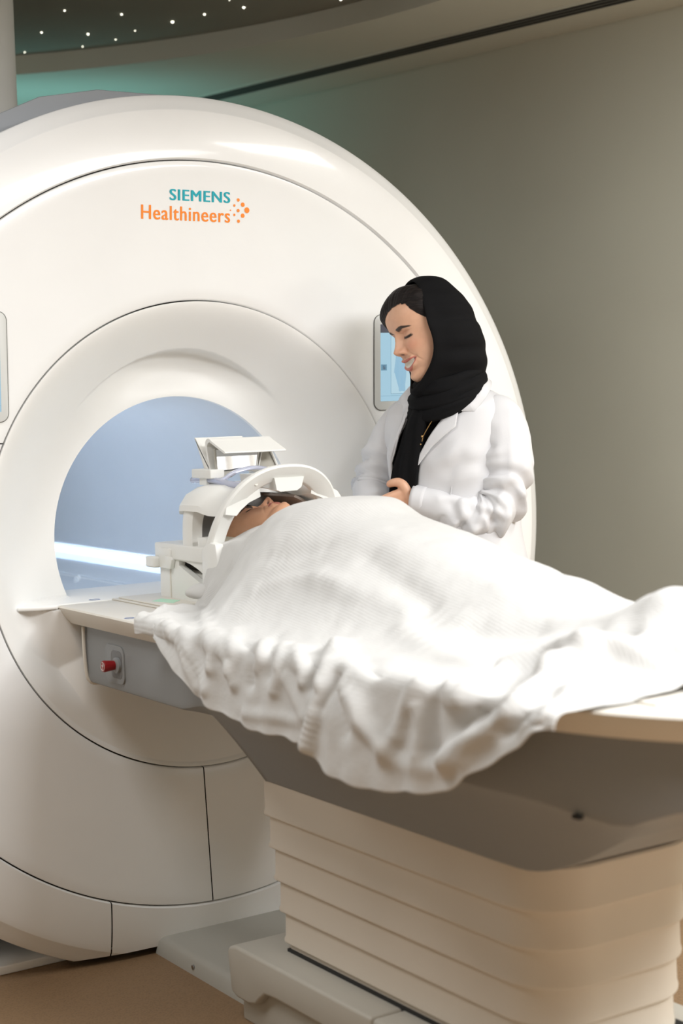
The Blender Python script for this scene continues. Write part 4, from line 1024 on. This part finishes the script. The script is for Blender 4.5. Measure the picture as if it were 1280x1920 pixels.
def person_mesh(name, fused, head, hm, skin, m, extra=None, parent=None):
    """one mesh: fused body plus finely modelled head; vertex tint carries lips, brows and so on"""
    Vh, Fh, Ch, (nz_, nt_) = head
    Vb = np.zeros(len(fused.vertices)*3); fused.vertices.foreach_get('co', Vb); Vb = Vb.reshape(-1, 3)
    Fb = [tuple(p.vertices) for p in fused.polygons]
    Vw = np.array([hm @ Vector(v) for v in Vh]); off = len(Vb)
    F = Fb+[tuple(i+off for i in f) for f in Fh]+[tuple(off+j for j in range(nt_))[::-1], tuple(off+(nz_-1)*nt_+j for j in range(nt_))]
    V = np.vstack([Vb, Vw]); o = obj(name, V, F, m, parent, True, 0)
    c = np.vstack([np.tile(np.array(skin), (len(Vb), 1)), Ch])
    if extra is not None: c[:off] = extra(Vb, c[:off])
    at = o.data.color_attributes.new('skin_tint', 'FLOAT_COLOR', 'POINT'); at.data.foreach_set('color', np.c_[c, np.ones(len(c))].astype(np.float32).ravel())
    bpy.data.meshes.remove(fused); return o
# ================================================================ THE PERSON LYING DOWN
M['skin_a'] = skin_mat('skin_warm')
hm = Matrix(((.9813, -.1575, -.1103, .0002), (.0872, -.1468, .9853, -.3492), (-.1714, -.9765, -.1303, 1.0321), (0, 0, 0, 1)))
bm = bmesh.new()
ell = lambda y, z, hx, hz, x=0: ((x, y, z), (hx, 0, 0), (0, 0, hz))
ellip_loft(bm, [ell(-.40, 1.000, .055, .050), ell(-.43, .985, .11, .062), ell(-.47, .980, .150, .078), ell(-.56, .982, .150, .088), ell(-.68, .980, .135, .085), ell(-.78, .975, .125, .078), ell(-.90, .968, .140, .070), ell(-.98, .958, .135, .060), ell(-1.02, .952, .12, .05)], 36)
limb(bm, [(0, -.33, 1.0), (.0, -.44, .985)], [.050, .054])
for s in (-1, 1):
    limb(bm, [(s*.150, -.48, .970), (s*.180, -.62, .935), (s*.188, -.76, .925), (s*.16, -.90, .930), (s*.11, -.98, .965)], [.042, .038, .034, .029, .022])
    hand(bm, (s*.10, -.97, .985), (-s*.9, -.35, -.12), (0, .6, .25), .150, .25, -s, .2)
    limb(bm, [(s*.075, -.96, .960), (s*.074, -1.18, .944), (s*.070, -1.36, .928), (s*.070, -1.50, .924), (s*.072, -1.615, .920)], [.064, .050, .036, .034, .027])
    limb(bm, [(s*.075, -1.615, .922), (s*.08, -1.635, .945), (s*.086, -1.645, .985)], [.028, .028, .018], flat=[1, 1, .8])
fz = fuse(bm, .005, 3)
patient = person_mesh('person', fz, head_grid(False, .98), hm, (.68, .385, .24), M['skin_a'])
tag(patient, 'person lying face up on the scanner table with head inside the white coil', 'person')
M['hair'] = mat('black_hair', (.016, .012, .011), .45, var=.35, vscale=60, bump=.5, bscale=300)
# dark hair, mostly hidden in the coil
Vh, Fh, Ch, (nz_, nt_) = head_grid(False, .98)
zz = Vh[:, 2].reshape(nz_, nt_); yy = Vh[:, 1].reshape(nz_, nt_)
keep = (zz+.9*yy*0 > .155) | ((yy > -.005) & (zz > .02))
c_ = np.array([0, 0, .10]); Vo = Vh+(Vh-c_)/np.linalg.norm(Vh-c_, axis=1, keepdims=True)*.009
kf = keep.ravel(); Fk = [f for f in Fh if all(kf[i] for i in f)]
ids = sorted({i for f in Fk for i in f}); mp_ = {i: k for k, i in enumerate(ids)}
hr = obj('hair', [hm @ Vector(Vo[i]) for i in ids], [tuple(mp_[i] for i in f) for f in Fk], M['hair'], patient)
hr['label'] = 'dark hair'
# lashes and brow are tinted and need no geometry; a light gown collar closes the neckline under the blanket
tube('gown_collar', [(.10*math.cos(q)+.0, -.415-.035*math.sin(q)*0-.02*math.cos(q)**2, .990+.062*math.sin(q)) for q in np.linspace(0, 2*PI, 16, endpoint=False)], .012, M['blanket'], patient, 10, 3, closed=True)
# ================================================================ THE PERSON STANDING
M['skin_b'] = skin_mat('skin_light')
M['coat'] = mat('white_coat_cloth', (.68, .68, .70), .75, var=.02, bump=.12, bscale=900, spec=.25, sheen=.1)
M['black_cloth'] = mat('black_crepe', (.0045, .0045, .0052), .85, var=.2, bump=.2, bscale=700, spec=.18)
M['black_top'] = mat('black_knit', (.008, .008, .009), .8, var=.2, bump=.3, bscale=500, spec=.2)
M['gold'] = mat('gold_chain', (.55, .36, .16), .3, metal=1)
wx = math.radians(-67.71)
wm = Matrix.Translation((.575, -.24, 0)) @ Matrix.Rotation(wx, 4, 'Z')
HM = Matrix(((.817, .4919, -.3006), (-.5537, .8149, -.1715), (.1606, .3066, .9382))); HS = 1.10
hmat = Matrix.Translation((.0264, -.0648, 1.4215)) @ (HM.to_4x4()) @ Matrix.Diagonal((HS, HS, HS, 1))
# ---- body
bm = bmesh.new()
e3 = lambda a, b_, z, hx, hy: ((a, b_, z), (hx, 0, 0), (0, hy, 0))
ellip_loft(bm, [e3(-.005, .02, .84, .140, .095), e3(-.005, .015, .95, .130, .090), e3(-.005, .005, 1.06, .115, .080), e3(-.005, -.002, 1.18, .125, .085), e3(-.006, .0, 1.26, .135, .080), e3(-.006, .005, 1.32, .110, .060), e3(-.004, .0, 1.350, .066, .045), e3(.0, -.008, 1.385, .05, .045)], 32)
limb(bm, [(.0, .0, 1.35), (.012, -.025, 1.40), (.022, -.045, 1.44)], [.052, .050, .052])
limb(bm, [(.120, -.008, 1.285), (.165, -.033, 1.19), (.170, -.050, 1.080)], [.040, .036, .032]); limb(bm, [(.170, -.050, 1.080), (.075, -.100, 1.078), (-.030, -.134, 1.102)], [.032, .028, .022])
limb(bm, [(-.130, -.008, 1.285), (-.185, -.025, 1.21), (-.208, -.048, 1.13)], [.036, .033, .030]); limb(bm, [(-.208, -.048, 1.13), (-.175, -.102, 1.092), (-.137, -.132, 1.070)], [.030, .026, .020])
fw = lambda v: np.array((wm.inverted().to_3x3() @ Vector(v))[:])
tipL = hand(bm, (-.047, -.139, 1.103), fw((-.60, .52, -.42)), fw((-.30, .28, 1)), .180, .75, 1, 1.5, [np.array(q) for q in ((-.048, -.142, 1.108), (-.056, -.148, 1.130), (-.066, -.152, 1.142), (-.083, -.156, 1.143), (-.099, -.158, 1.138))])
hand(bm, (-.130, -.140, 1.066), fw((-.55, -.45, -.10)), fw((-.3, .3, 1)), .170, .45, -1, .5)
for s in (-1, 1):
    limb(bm, [(s*.085, .02, .88), (s*.092, .02, .48), (s*.090, .03, .09)], [.088, .058, .036]); limb(bm, [(s*.090, .05, .035), (s*.095, -.04, .03), (s*.10, -.12, .022)], [.035, .036, .022], flat=[1, .9, .7])
fz = fuse(bm, .0034, 2)
tl = np.array(tipL)
def nail(Vb, c):
    n_ = np.array((-.25, -.55, .8)); n_ /= np.linalg.norm(n_)
    dd = Vb-(tl+np.array((0, -.001, .004))); w = np.clip(1.6-np.linalg.norm(dd, axis=1)/.0058, 0, 1)*.7
    return c*(1-w[:, None])+np.array((.72, .42, .34))*w[:, None]
woman = person_mesh('person', fz, head_grid(True, zmin=-.055), hmat, (.71, .415, .275), M['skin_b'], nail)
woman.matrix_world = wm
tag(woman, 'smiling person in white coat and black headscarf looking down beside the scanner', 'person')
# ---- hair showing in front of the headscarf
Vh, Fh, Ch, (nz_, nt_) = head_grid(True)
V3 = Vh.reshape(nz_, nt_, 3); X, Y, Z = V3[..., 0], V3[..., 1], V3[..., 2]; ax = np.abs(X)
line = np.interp(X, [-.08, -.07, -.05, -.03, -.012, .0, .02, .04, .052, .062, .070, .08], [.08, .10, .125, .148, .160, .168, .174, .175, .169, .152, .122, .06])+.0007*np.sin(X*800)+.0006*np.sin(X*370+1)
over = sstep(0, .026, Z-line); keepm = (Z > line-.001) & (Y < .014-.042*(ax/.0765)**1.3)
c_ = np.array([0, 0, .09]); dirn = (V3-c_)/np.linalg.norm(V3-c_, axis=2, keepdims=True)
side = sstep(.046, .062, ax)*sstep(.185, .165, Z)
thick = .0012+.0100*over*(1-.75*side)*sstep(.0, -.045, Y)*1.0+.0016*over
Vo = (V3+dirn*thick[..., None]).reshape(-1, 3); kf = keepm.ravel()
Fk = [f for f in Fh if all(kf[i] for i in f)]; ids = sorted({i for f in Fk for i in f}); mp_ = {i: k for k, i in enumerate(ids)}
m, nt, b = new_mat('dark_swept_hair'); L = nt.links.new
tc = N(nt, 'ShaderNodeTexCoord'); mpn = N(nt, 'ShaderNodeMapping'); mpn.inputs['Scale'].default_value = (60, 60, 420); mpn.inputs['Rotation'].default_value = (.5, .3, .2)
nz = N(nt, 'ShaderNodeTexNoise', Scale=1.0, Detail=6.0); L(tc.outputs['Object'], mpn.inputs[0]); L(mpn.outputs[0], nz.inputs['Vector'])
cr = N(nt, 'ShaderNodeValToRGB'); cr.color_ramp.elements[0].color = (.007, .005, .005, 1); cr.color_ramp.elements[1].color = (.022, .016, .014, 1); cr.color_ramp.elements[0].position = .42; cr.color_ramp.elements[1].position = .72
L(nz.outputs['Fac'], cr.inputs[0]); L(cr.outputs[0], b.inputs['Base Color']); b.inputs['Roughness'].default_value = .6; b.inputs['Specular IOR Level'].default_value = .2
bp = N(nt, 'ShaderNodeBump', Strength=.6, Distance=.002); L(nz.outputs['Fac'], bp.inputs['Height']); L(bp.outputs[0], b.inputs['Normal'])
M['hair_b'] = m
hair = obj('hair', [hmat @ Vector(Vo[i]) for i in ids], [tuple(mp_[i] for i in f) for f in Fk], M['hair_b'], woman, True, 0)
hair['label'] = 'dark hair swept back under the headscarf'
# ---- headscarf: hood, cowl, hanging end
scarf = None
def hood():
    rows = []
    # sections from the face rim backwards in the head frame: (y top, y side, y bottom, half width, z top, z bottom)
    secs = [(-.004, -.042, -.098, .0800, .2150, -.012, 0), (-.005, -.045, -.104, .0830, .2190, -.020, 0), (.004, -.040, -.098, .0855, .2205, -.030, .3), (.020, -.020, -.075, .0880, .2195, -.045, .6), (.042, .008, -.045, .0915, .2120, -.055, 1), (.061, .034, -.012, .0900, .1990, -.060, 1), (.076, .056, .020, .0830, .1820, -.060, 1), (.088, .074, .046, .0720, .1620, -.058, 1), (.096, .087, .066, .0560, .1400, -.050, 1), (.101, .096, .080, .0370, .1150, -.035, .7), (.103, .101, .092, .0170, .0850, .0, .4)]
    n = 96
    for yt, ysd, yb_, hw, zt, zb, k in secs:
        row = []
        for q in np.linspace(0, 2*PI, n, endpoint=False):
            s, c = math.sin(q), math.cos(q)     # q = 0 at the top
            zc = (zt+zb)/2; hz = (zt-zb)/2
            x = hw*np.sign(s)*abs(s)**.92; z = zc+hz*np.sign(c)*abs(c)**.95
            if c >= 0: y = ysd+(yt-ysd)*abs(c)**1.5
            else: y = ysd+(yb_-ysd)*abs(c)**(2.6-1.4*k)
            # narrow towards the chin
            if c < 0: x *= 1-.34*abs(c)**2.2*(1-sstep(-.02, .06, np.array(y)))
            # slanting folds on the sides
            f_ = .0030*k*math.sin(9*z/.1+26*y+1.4*np.sign(x))+.0022*k*math.sin(16*z/.1+40*y)
            nn = np.array([s, 0, c]); row.append(hmat @ Vector(np.array((x, y, z))+nn*f_*abs(s)**.5))
        rows.append(row)
    return rows
R_ = np.array([[list(v) for v in r] for r in hood()])
# finer in the front-to-back direction
R2_ = np.array([smoothpath(R_[:, j], 4) for j in range(R_.shape[1])]).transpose(1, 0, 2)
scarf = loft('headscarf', R2_, M['black_cloth'], woman, caps=False, sharp=0)
n_ = len(R2_); me = scarf.data
bmx = bmesh.new(); bmx.from_mesh(me); bmx.verts.ensure_lookup_table()
be = [e for e in bmx.edges if e.is_boundary and all((Vector(v.co)-Vector(R2_[-1].mean(0))).length < .035*1.1 for v in e.verts)]
if be: bmesh.ops.holes_fill(bmx, edges=be, sides=0)
bmx.to_mesh(me); bmx.free()
sm = scarf.modifiers.new('thickness', 'SOLIDIFY'); sm.thickness = .003; sm.offset = 0
# cowl wound round the neck: stacked slanting rolls
def loop(cx, cy, cz, rx, ry, tilt_b, tilt_a, n=26):
    out = []
    for q in np.linspace(0, 2*PI, n, endpoint=False):
        a_ = cx+rx*math.cos(q); b_ = cy+ry*math.sin(q); out.append((a_, b_, cz+tilt_b*(b_-cy)+tilt_a*(a_-cx)))
    return out
rolls = [((.026, -.060, 1.398), .060, .070, .30, .14, .024, 1.15), ((.020, -.054, 1.374), .068, .076, .42, .18, .026, 1.1), ((.010, -.050, 1.350), .076, .080, .50, .20, .023, 1.0), ((.014, -.046, 1.360), .082, .076, .46, .22, .020, 1.0)]
for k, (c, rx, ry, tb, ta, rad, fl) in enumerate(rolls):
    P = np.array(loop(*c, rx, ry, tb, ta)); rr = rad*(1+.18*np.sin(np.linspace(0, 2*PI, len(P), endpoint=False)*2+k))
    Pc = smoothpath(P, 4, True); rc = np.interp(np.arange(len(Pc))/4, np.arange(len(P)+1), np.r_[rr, rr[0]])
    rings = []
    for i in range(len(Pc)+1):
        ii = i % len(Pc); t = Pc[(ii+1) % len(Pc)]-Pc[ii-1]; t /= np.linalg.norm(t); a_ = np.cross(t, (0, 0, 1)); a_ /= np.linalg.norm(a_); b_ = np.cross(a_, t)
        row = []
        for w in np.linspace(0, 2*PI, 28, endpoint=False):
            r_ = rc[ii]*(1+.07*math.sin(5*w+.12*ii+k)+.04*math.sin(9*w-.2*ii)); row.append(Pc[ii]+r_*(math.cos(w)*a_+math.sin(w)*b_*fl))
        rings.append(row)
    loft('cowl_fold', rings, M['black_cloth'], scarf, caps=False, sharp=0)
# hanging end of the scarf
tail = []
for z, a0, a1, b0 in ((1.355, -.030, .030, -.118), (1.315, -.044, .012, -.140), (1.285, -.054, .004, -.146), (1.24, -.069, -.006, -.146), (1.18, -.091, -.018, -.147), (1.115, -.107, -.028, -.143), (1.05, -.114, -.034, -.135), (.98, -.118, -.036, -.128), (.93, -.119, -.038, -.126)):
    row = []
    top_ = []
    for t in np.linspace(0, 1, 13): top_.append((a0+(a1-a0)*t, b0-.006*math.sin(t*PI)+.0025*math.sin(t*14+z*20), z+.010*(t-.5)))
    row = top_+[(x, y+.010, z_) for x, y, z_ in top_[::-1]]
    tail.append(row)
T_ = np.array(tail); T_ = np.array([smoothpath(T_[:, j], 4) for j in range(T_.shape[1])]).transpose(1, 0, 2)
loft('scarf_end', T_, M['black_cloth'], scarf, sharp=50)
# ---- coat: torso shell open in front
CZ = [.42, .60, .85, 1.00, 1.10, 1.20, 1.26, 1.30, 1.33, 1.352, 1.372]
CA = [.235, .225, .205, .178, .168, .172, .176, .174, .161, .132, .090]
CF = [.175, .168, .150, .135, .128, .130, .124, .112, .098, .080, .062]
CB = [.155, .150, .145, .125, .118, .118, .112, .104, .092, .078, .066]
EL = [(.42, -.038), (.98, -.036), (1.066, -.035), (1.114, -.033), (1.161, -.028), (1.195, -.020), (1.228, -.002), (1.268, .022), (1.313, .052), (1.345, .062), (1.372, .058)]
ER = [(.42, -.124), (.98, -.122), (1.066, -.120), (1.114, -.117), (1.161, -.111), (1.202, -.100), (1.249, -.083), (1.296, -.066), (1.335, -.056), (1.372, -.050)]
def coat_front(a, z, off=0):
    """depth of the coat front at side position a and height z"""
    A = np.interp(z, CZ, CA); Fd = np.interp(z, CZ, CF); u = np.clip(np.abs(a)/A, 0, .985)
    return -(Fd*(1-u**2.3)**(1/2.3))-off
def coat_pt(q, z):
    A = smi(list(zip(CZ, CA)), z); Fd = smi(list(zip(CZ, CF)), z); Bd = smi(list(zip(CZ, CB)), z); s, c = math.sin(q), math.cos(q)
    p = 2/2.3
    return float(A)*np.sign(s)*abs(s)**p, (-float(Fd) if c > 0 else float(Bd))*abs(c)**p
rings = []; zs = np.linspace(.42, 1.372, 96)
for z in zs:
    A = float(smi(list(zip(CZ, CA)), z)); al = float(np.interp(z, *zip(*EL))); ar = float(np.interp(z, *zip(*ER)))
    def ang(a): u = min(.97, abs(a)/A); return math.copysign(math.asin(u**(2.3/2)), a)
    q0, q1 = ang(al), ang(ar)+2*PI; row = []
    for t in np.linspace(0, 1, 140):
        q = q0+(q1-q0)*t; x, y = coat_pt(q, z)
        v = Vector((x, y, z)); amp = .0045*noise.noise((x*9, y*9+3, z*7))+.0014*noise.noise((x*22, y*22, z*15+9))
        nn = Vector((x/A, y/.12, 0)).normalized()
        # drape lines from bust towards the open edge and the underarm
        g1 = .006*math.exp(-((x-.085+.30*(1.22-z))/.012)**2)*math.exp(-((z-1.17)/.07)**2) if y < 0 else 0
        bust = .014*math.exp(-((x-.075)/.05)**2-((z-1.215)/.05)**2)+.014*math.exp(-((x+.09)/.05)**2-((z-1.215)/.05)**2) if y < 0 else 0
        p = v+nn*(amp+bust-g1*.5); row.append(p[:])
    rings.append(row)
coat = loft('lab_coat', rings, M['coat'], woman, closed=False, caps=False, sharp=0)
sm = coat.modifiers.new('thickness', 'SOLIDIFY'); sm.thickness = .005; sm.offset = 0
# sleeves
def sleeve(name, pts, rad, wr, seedz, n=9):
    P = smoothpath(pts, n); k = len(P); tt = np.linspace(0, 1, k); rr = smi(list(zip(np.linspace(0, 1, len(rad)), rad)), tt); ref = np.array((.2, 1.0, .25)); rows = []
    for i in range(k):
        t = P[min(i+1, k-1)]-P[max(i-1, 0)]; t /= np.linalg.norm(t); a_ = np.cross(t, ref); a_ /= np.linalg.norm(a_); b_ = np.cross(a_, t); ref = b_; row = []
        for w in np.linspace(0, 2*PI, 56, endpoint=False):
            amp = 0
            for (c, wd, ph, am, sl) in wr:
                u = tt[i]-c-sl*math.cos(w-ph); amp += am*math.exp(-(u/wd)**2)*(.35+.65*max(0, math.cos((w-ph)*.5))**2)
            d = Vector(a_*math.cos(w)+b_*math.sin(w)); p = Vector(P[i])+d*(rr[i]+amp)
            p += d*(.0030*noise.noise(p*15+Vector((0, 0, seedz)))+.0016*noise.noise(p*34))*float(sstep(.06, .25, tt[i])); row.append(p[:])
        rows.append(row)
    s_ = loft(name, rows, M['coat'], coat, caps=False, sharp=0)
    q = s_.modifiers.new('thickness', 'SOLIDIFY'); q.thickness = .004; q.offset = -1
    return s_
WR = [(.36, .018, 2.2, .012, .03), (.405, .014, 2.4, -.016, .04), (.45, .016, 2.0, .016, .06), (.495, .013, 2.3, -.017, .06), (.54, .016, 2.0, .015, .07), (.58, .012, 1.6, -.013, .06), (.62, .018, 1.0, .012, .05), (.67, .013, 1.0, -.011, .05), (.72, .022, 1.2, .009, .04), (.78, .014, 1.2, -.006, .04),  (.27, .03, 0.5, .006, .05)]
slv = sleeve('sleeve', [(.102, .002, 1.318), (.138, -.004, 1.292), (.164, -.020, 1.225), (.172, -.036, 1.15), (.160, -.054, 1.082), (.120, -.080, 1.056), (.068, -.104, 1.068), (.008, -.124, 1.090), (-.038, -.136, 1.101)], [.046, .060, .063, .059, .055, .050, .045, .039, .033], WR, 1, 18)
slr = sleeve('sleeve', [(-.118, .002, 1.318), (-.152, -.004, 1.290), (-.180, -.020, 1.24), (-.205, -.036, 1.17), (-.214, -.050, 1.120), (-.195, -.085, 1.098), (-.165, -.112, 1.085), (-.140, -.130, 1.073)], [.046, .052, .052, .050, .052, .047, .040, .033], WR[:6], 5)
SLEEVE_FOLDS = [
    ([(0.1094, -0.1247, 1.0935), (0.1386, -0.0996, 1.118), (0.1828, -0.0985, 1.1458), (0.2079, -0.0857, 1.151)], 0.01, 0.01),
    ([(0.1162, -0.1298, 1.0839), (0.1434, -0.0996, 1.1059), (0.1784, -0.0958, 1.1198)], 0.01, -0.007),
    ([(0.1285, -0.1175, 1.0832), (0.1675, -0.1096, 1.0754), (0.1922, -0.0947, 1.0605)], 0.009, 0.011),
    ([(0.1417, -0.1236, 1.0711), (0.1621, -0.1146, 1.0595), (0.1699, -0.0989, 1.0439)], 0.008, -0.011),
    ([(0.1472, -0.1227, 1.0728), (0.159, -0.1133, 1.041), (0.1378, -0.0806, 1.0114)], 0.009, 0.012),
    ([(0.0956, -0.1324, 1.0927), (0.1078, -0.1422, 1.0658), (0.1288, -0.1313, 1.0222)], 0.011, 0.008),
    ([(0.0737, -0.1437, 1.0898), (0.0904, -0.1463, 1.0599), (0.097, -0.1361, 1.0417)], 0.012, -0.007),
    ([(0.1647, -0.108, 1.0441), (0.1609, -0.0815, 1.0151), (0.154, -0.0585, 0.9982)], 0.009, -0.009),
    ([(0.1876, -0.0347, 1.3196), (0.2004, -0.0583, 1.2633), (0.208, -0.0766, 1.2066), (0.2079, -0.0857, 1.151)], 0.007, 0.006),
    ([(0.1155, -0.0611, 1.2151), (0.1343, -0.0779, 1.2309), (0.1565, -0.0847, 1.2287)], 0.01, -0.012),
    ([(0.1156, -0.0575, 1.1991), (0.1529, -0.085, 1.2103), (0.1737, -0.087, 1.2138)], 0.012, 0.008),
    ([(0.194, -0.0942, 1.1347), (0.1891, -0.1031, 1.1038), (0.1839, -0.1033, 1.074)], 0.008, 0.007),
    ([(0.2123, -0.0806, 1.1497), (0.2251, -0.061, 1.1345), (0.2332, -0.0616, 1.1128)], 0.01, 0.011),
    ([(0.2136, -0.0875, 1.1313), (0.2247, -0.0689, 1.1049), (0.2198, -0.0488, 1.0773)], 0.01, -0.008),
    ([(0.2056, -0.091, 1.0611), (0.1834, -0.083, 1.0262), (0.17, -0.0657, 1.0047)], 0.009, 0.008),
    ([(0.111, -0.0557, 1.2359), (0.1221, -0.0699, 1.2683), (0.1455, -0.0718, 1.2873)], 0.014, 0.005),
    ([(0.1386, -0.0825, 1.1688), (0.1764, -0.0907, 1.1625), (0.1996, -0.0802, 1.1686)], 0.016, -0.008),
    ([(0.0447, -0.1485, 1.1035), (0.0598, -0.138, 1.1048), (0.0951, -0.1284, 1.096)], 0.01, 0.006),
]
COAT_FOLDS = [
    ([(0.119, -0.112, 1.2117), (0.0965, -0.1219, 1.2317), (0.0619, -0.1353, 1.2117), (0.0192, -0.1353, 1.1916)], 0.018, 0.006),
    ([(0.126, -0.1043, 1.1916), (0.1004, -0.1225, 1.1916), (0.0607, -0.1297, 1.1716)], 0.018, -0.006),
    ([(0.1027, -0.119, 1.2317), (0.0699, -0.1316, 1.2317), (0.034, -0.134, 1.2217)], 0.02, -0.005),
    ([(0.1226, -0.1017, 1.1616), (0.0944, -0.1159, 1.1515), (0.0671, -0.1209, 1.1415)], 0.016, 0.005),
    ([(0.0738, -0.1249, 1.1716), (0.0339, -0.1294, 1.1515), (-0.0072, -0.1284, 1.1215)], 0.02, 0.004),
    ([(-0.0758, -0.116, 1.2718), (-0.0998, -0.1208, 1.2317), (-0.1228, -0.102, 1.1616)], 0.016, 0.005),
    ([(-0.1334, -0.0973, 1.2417), (-0.1603, -0.0643, 1.2117), (-0.148, -0.0723, 1.1616)], 0.012, -0.006),
]

def apply_folds(o, folds, k=1.0):
    me = o.data; n = len(me.vertices); v = np.zeros(n*3); me.vertices.foreach_get('co', v); v = v.reshape(-1, 3)
    nr = np.zeros(n*3); me.vertices.foreach_get('normal', nr); nr = nr.reshape(-1, 3); cen = v.mean(0)
    if o is coat:
        if ((v-np.array([0, 0, 0]))*nr*np.array([1, 1, 0])).sum() < 0: nr = -nr
    else:
        # normals of a sleeve point away from its own axis ring
        ring = v.reshape(-1, 56, 3).mean(1).repeat(56, 0)
        if ((v-ring)*nr).sum() < 0: nr = -nr
    d = np.zeros(n)
    for pts, w, a in folds: d += k*fold_disp(v[None], pts, w*1.15, a)[0]
    me.vertices.foreach_set('co', (v+nr*d[:, None]).ravel()); me.update()
apply_folds(slv, SLEEVE_FOLDS, .6); apply_folds(coat, COAT_FOLDS)
# cuff band
def band(name, par, P, r, w):
    rows = []
    for q_ in np.linspace(0, 1, 5):
        c = np.array(P[0])+(np.array(P[1])-np.array(P[0]))*q_; t = np.array(P[1])-np.array(P[0]); t /= np.linalg.norm(t); a_ = np.cross(t, (0, 0, 1)); a_ /= np.linalg.norm(a_); b_ = np.cross(a_, t)
        rows.append([c+(r+.0012)*(math.cos(x)*a_+math.sin(x)*b_) for x in np.linspace(0, 2*PI, 40, endpoint=False)])
    o = loft(name, rows, M['coat'], par, caps=False, sharp=0); q = o.modifiers.new('thickness', 'SOLIDIFY'); q.thickness = .003; q.offset = -1; return o
band('cuff', slv, ((-.006, -.128, 1.0955), (-.040, -.1365, 1.1012)), .0355, .03)
# lapels and collar lie on the coat front
def patch(name, poly, off, lift=0, par=None):
    poly = np.array(poly, float); n = len(poly)
    bm = bmesh.new(); vs = [bm.verts.new((p[0], 0, p[1])) for p in poly]; bm.faces.new(vs)
    bmesh.ops.triangulate(bm, faces=bm.faces[:]); bmesh.ops.subdivide_edges(bm, edges=bm.edges[:], cuts=5, use_grid_fill=True)
    for v in bm.verts: v.co.y = float(coat_front(v.co.x, v.co.z, off+lift))
    o = bobj(name, bm, M['coat'], par, True, 0); q = o.modifiers.new('thickness', 'SOLIDIFY'); q.thickness = .0035; q.offset = 1; return o
patch('lapel', [(.064, 1.350), (.080, 1.322), (.080, 1.280), (.022, 1.232), (-.018, 1.186), (-.022, 1.180), (-.012, 1.215), (.012, 1.255), (.036, 1.290), (.054, 1.318)], .012, 0, coat)
patch('lapel', [(-.058, 1.348), (-.072, 1.325), (-.078, 1.292), (-.098, 1.245), (-.112, 1.185), (-.108, 1.19), (-.096, 1.215), (-.082, 1.255), (-.066, 1.296), (-.057, 1.330)], .012, 0, coat)
def collar(s, pts_o, pts_i):
    lin = lambda q: np.array([np.array(q[0])+(np.array(q[1])-np.array(q[0]))*t for t in np.linspace(0, 1, 8, endpoint=False)])
    a_ = np.vstack([lin(pts_o), smoothpath(pts_o[1:], 6)]); b_ = np.vstack([lin(pts_i), smoothpath(pts_i[1:], 6)]); rows = [[b_[i], (a_[i]+b_[i])/2+np.array((0, -.006, .006)), a_[i]] for i in range(len(a_))]
    o = loft('collar', rows, M['coat'], coat, closed=False, caps=False, sharp=0); q = o.modifiers.new('thickness', 'SOLIDIFY'); q.thickness = .004; q.offset = 0; return o
collar(1, [(.075, -.108, 1.319), (.116, -.090, 1.316), (.134, -.050, 1.360), (.110, .010, 1.388), (.060, .060, 1.395), (0, .075, 1.395)], [(.062, -.085, 1.352), (.074, -.060, 1.366), (.080, -.035, 1.388), (.075, .010, 1.405), (.05, .048, 1.412), (0, .06, 1.412)])
collar(-1, [(-.070, -.104, 1.319), (-.105, -.086, 1.316), (-.125, -.048, 1.355), (-.108, .010, 1.385), (-.060, .060, 1.395), (0, .075, 1.395)], [(-.058, -.085, 1.350), (-.070, -.060, 1.366), (-.078, -.035, 1.386), (-.075, .010, 1.405), (-.05, .048, 1.412), (0, .06, 1.412)])
# black top in the open front
rows = []
for z in np.linspace(.80, 1.372, 40):
    A = float(smi(list(zip(CZ, CA)), z))-.016; Fd = float(smi(list(zip(CZ, CF)), z))-.012; Bd = float(smi(list(zip(CZ, CB)), z))-.014
    rows.append([(A*np.sign(math.sin(q))*abs(math.sin(q))**.87, (-Fd if math.cos(q) > 0 else Bd)*abs(math.cos(q))**.87, z) for q in np.linspace(0, 2*PI, 64, endpoint=False)])
loft('black_top', rows, M['black_top'], woman, caps=False, sharp=0)
# seams on the coat
def seam(pts, off=.006, r=.0011):
    P = [(a_, float(coat_front(a_, z, off)), z) for a_, z in pts]; tube('seam', P, r, M['coat'], coat, 6, 5)
seam([(.112, 1.262), (.098, 1.235), (.082, 1.195), (.070, 1.15), (.062, 1.10), (.058, 1.04)], .0045)
# necklace
nk = tube('necklace', [(.040, -.120, 1.335), (.022, -.134, 1.300), (.000, -.142, 1.262), (-.006, -.143, 1.245)], .0012, M['gold'], woman, 6, 6)
bm = bmesh.new(); bmesh.ops.create_uvsphere(bm, u_segments=12, v_segments=8, radius=.0035, matrix=Matrix.Translation((-.004, -.1445, 1.258))); bmesh.ops.create_uvsphere(bm, u_segments=10, v_segments=8, radius=.0022, matrix=Matrix.Translation((-.009, -.1445, 1.238)))
bobj('pendant', bm, M['gold'], nk)
# trousers and shoes
for s in (-1, 1):
    bm = bmesh.new(); limb(bm, [(s*.082, .02, .88), (s*.090, .02, .48), (s*.092, .03, .07)], [.105, .085, .068], 24, 6); bobj('trouser_leg', bm, M['black_top'], woman)
    bm = bmesh.new(); limb(bm, [(s*.090, .065, .036), (s*.094, -.03, .040), (s*.100, -.135, .030)], [.038, .042, .030], 20, 6, [.9, .9, .8]); bobj('shoe', bm, M['dark'], woman)
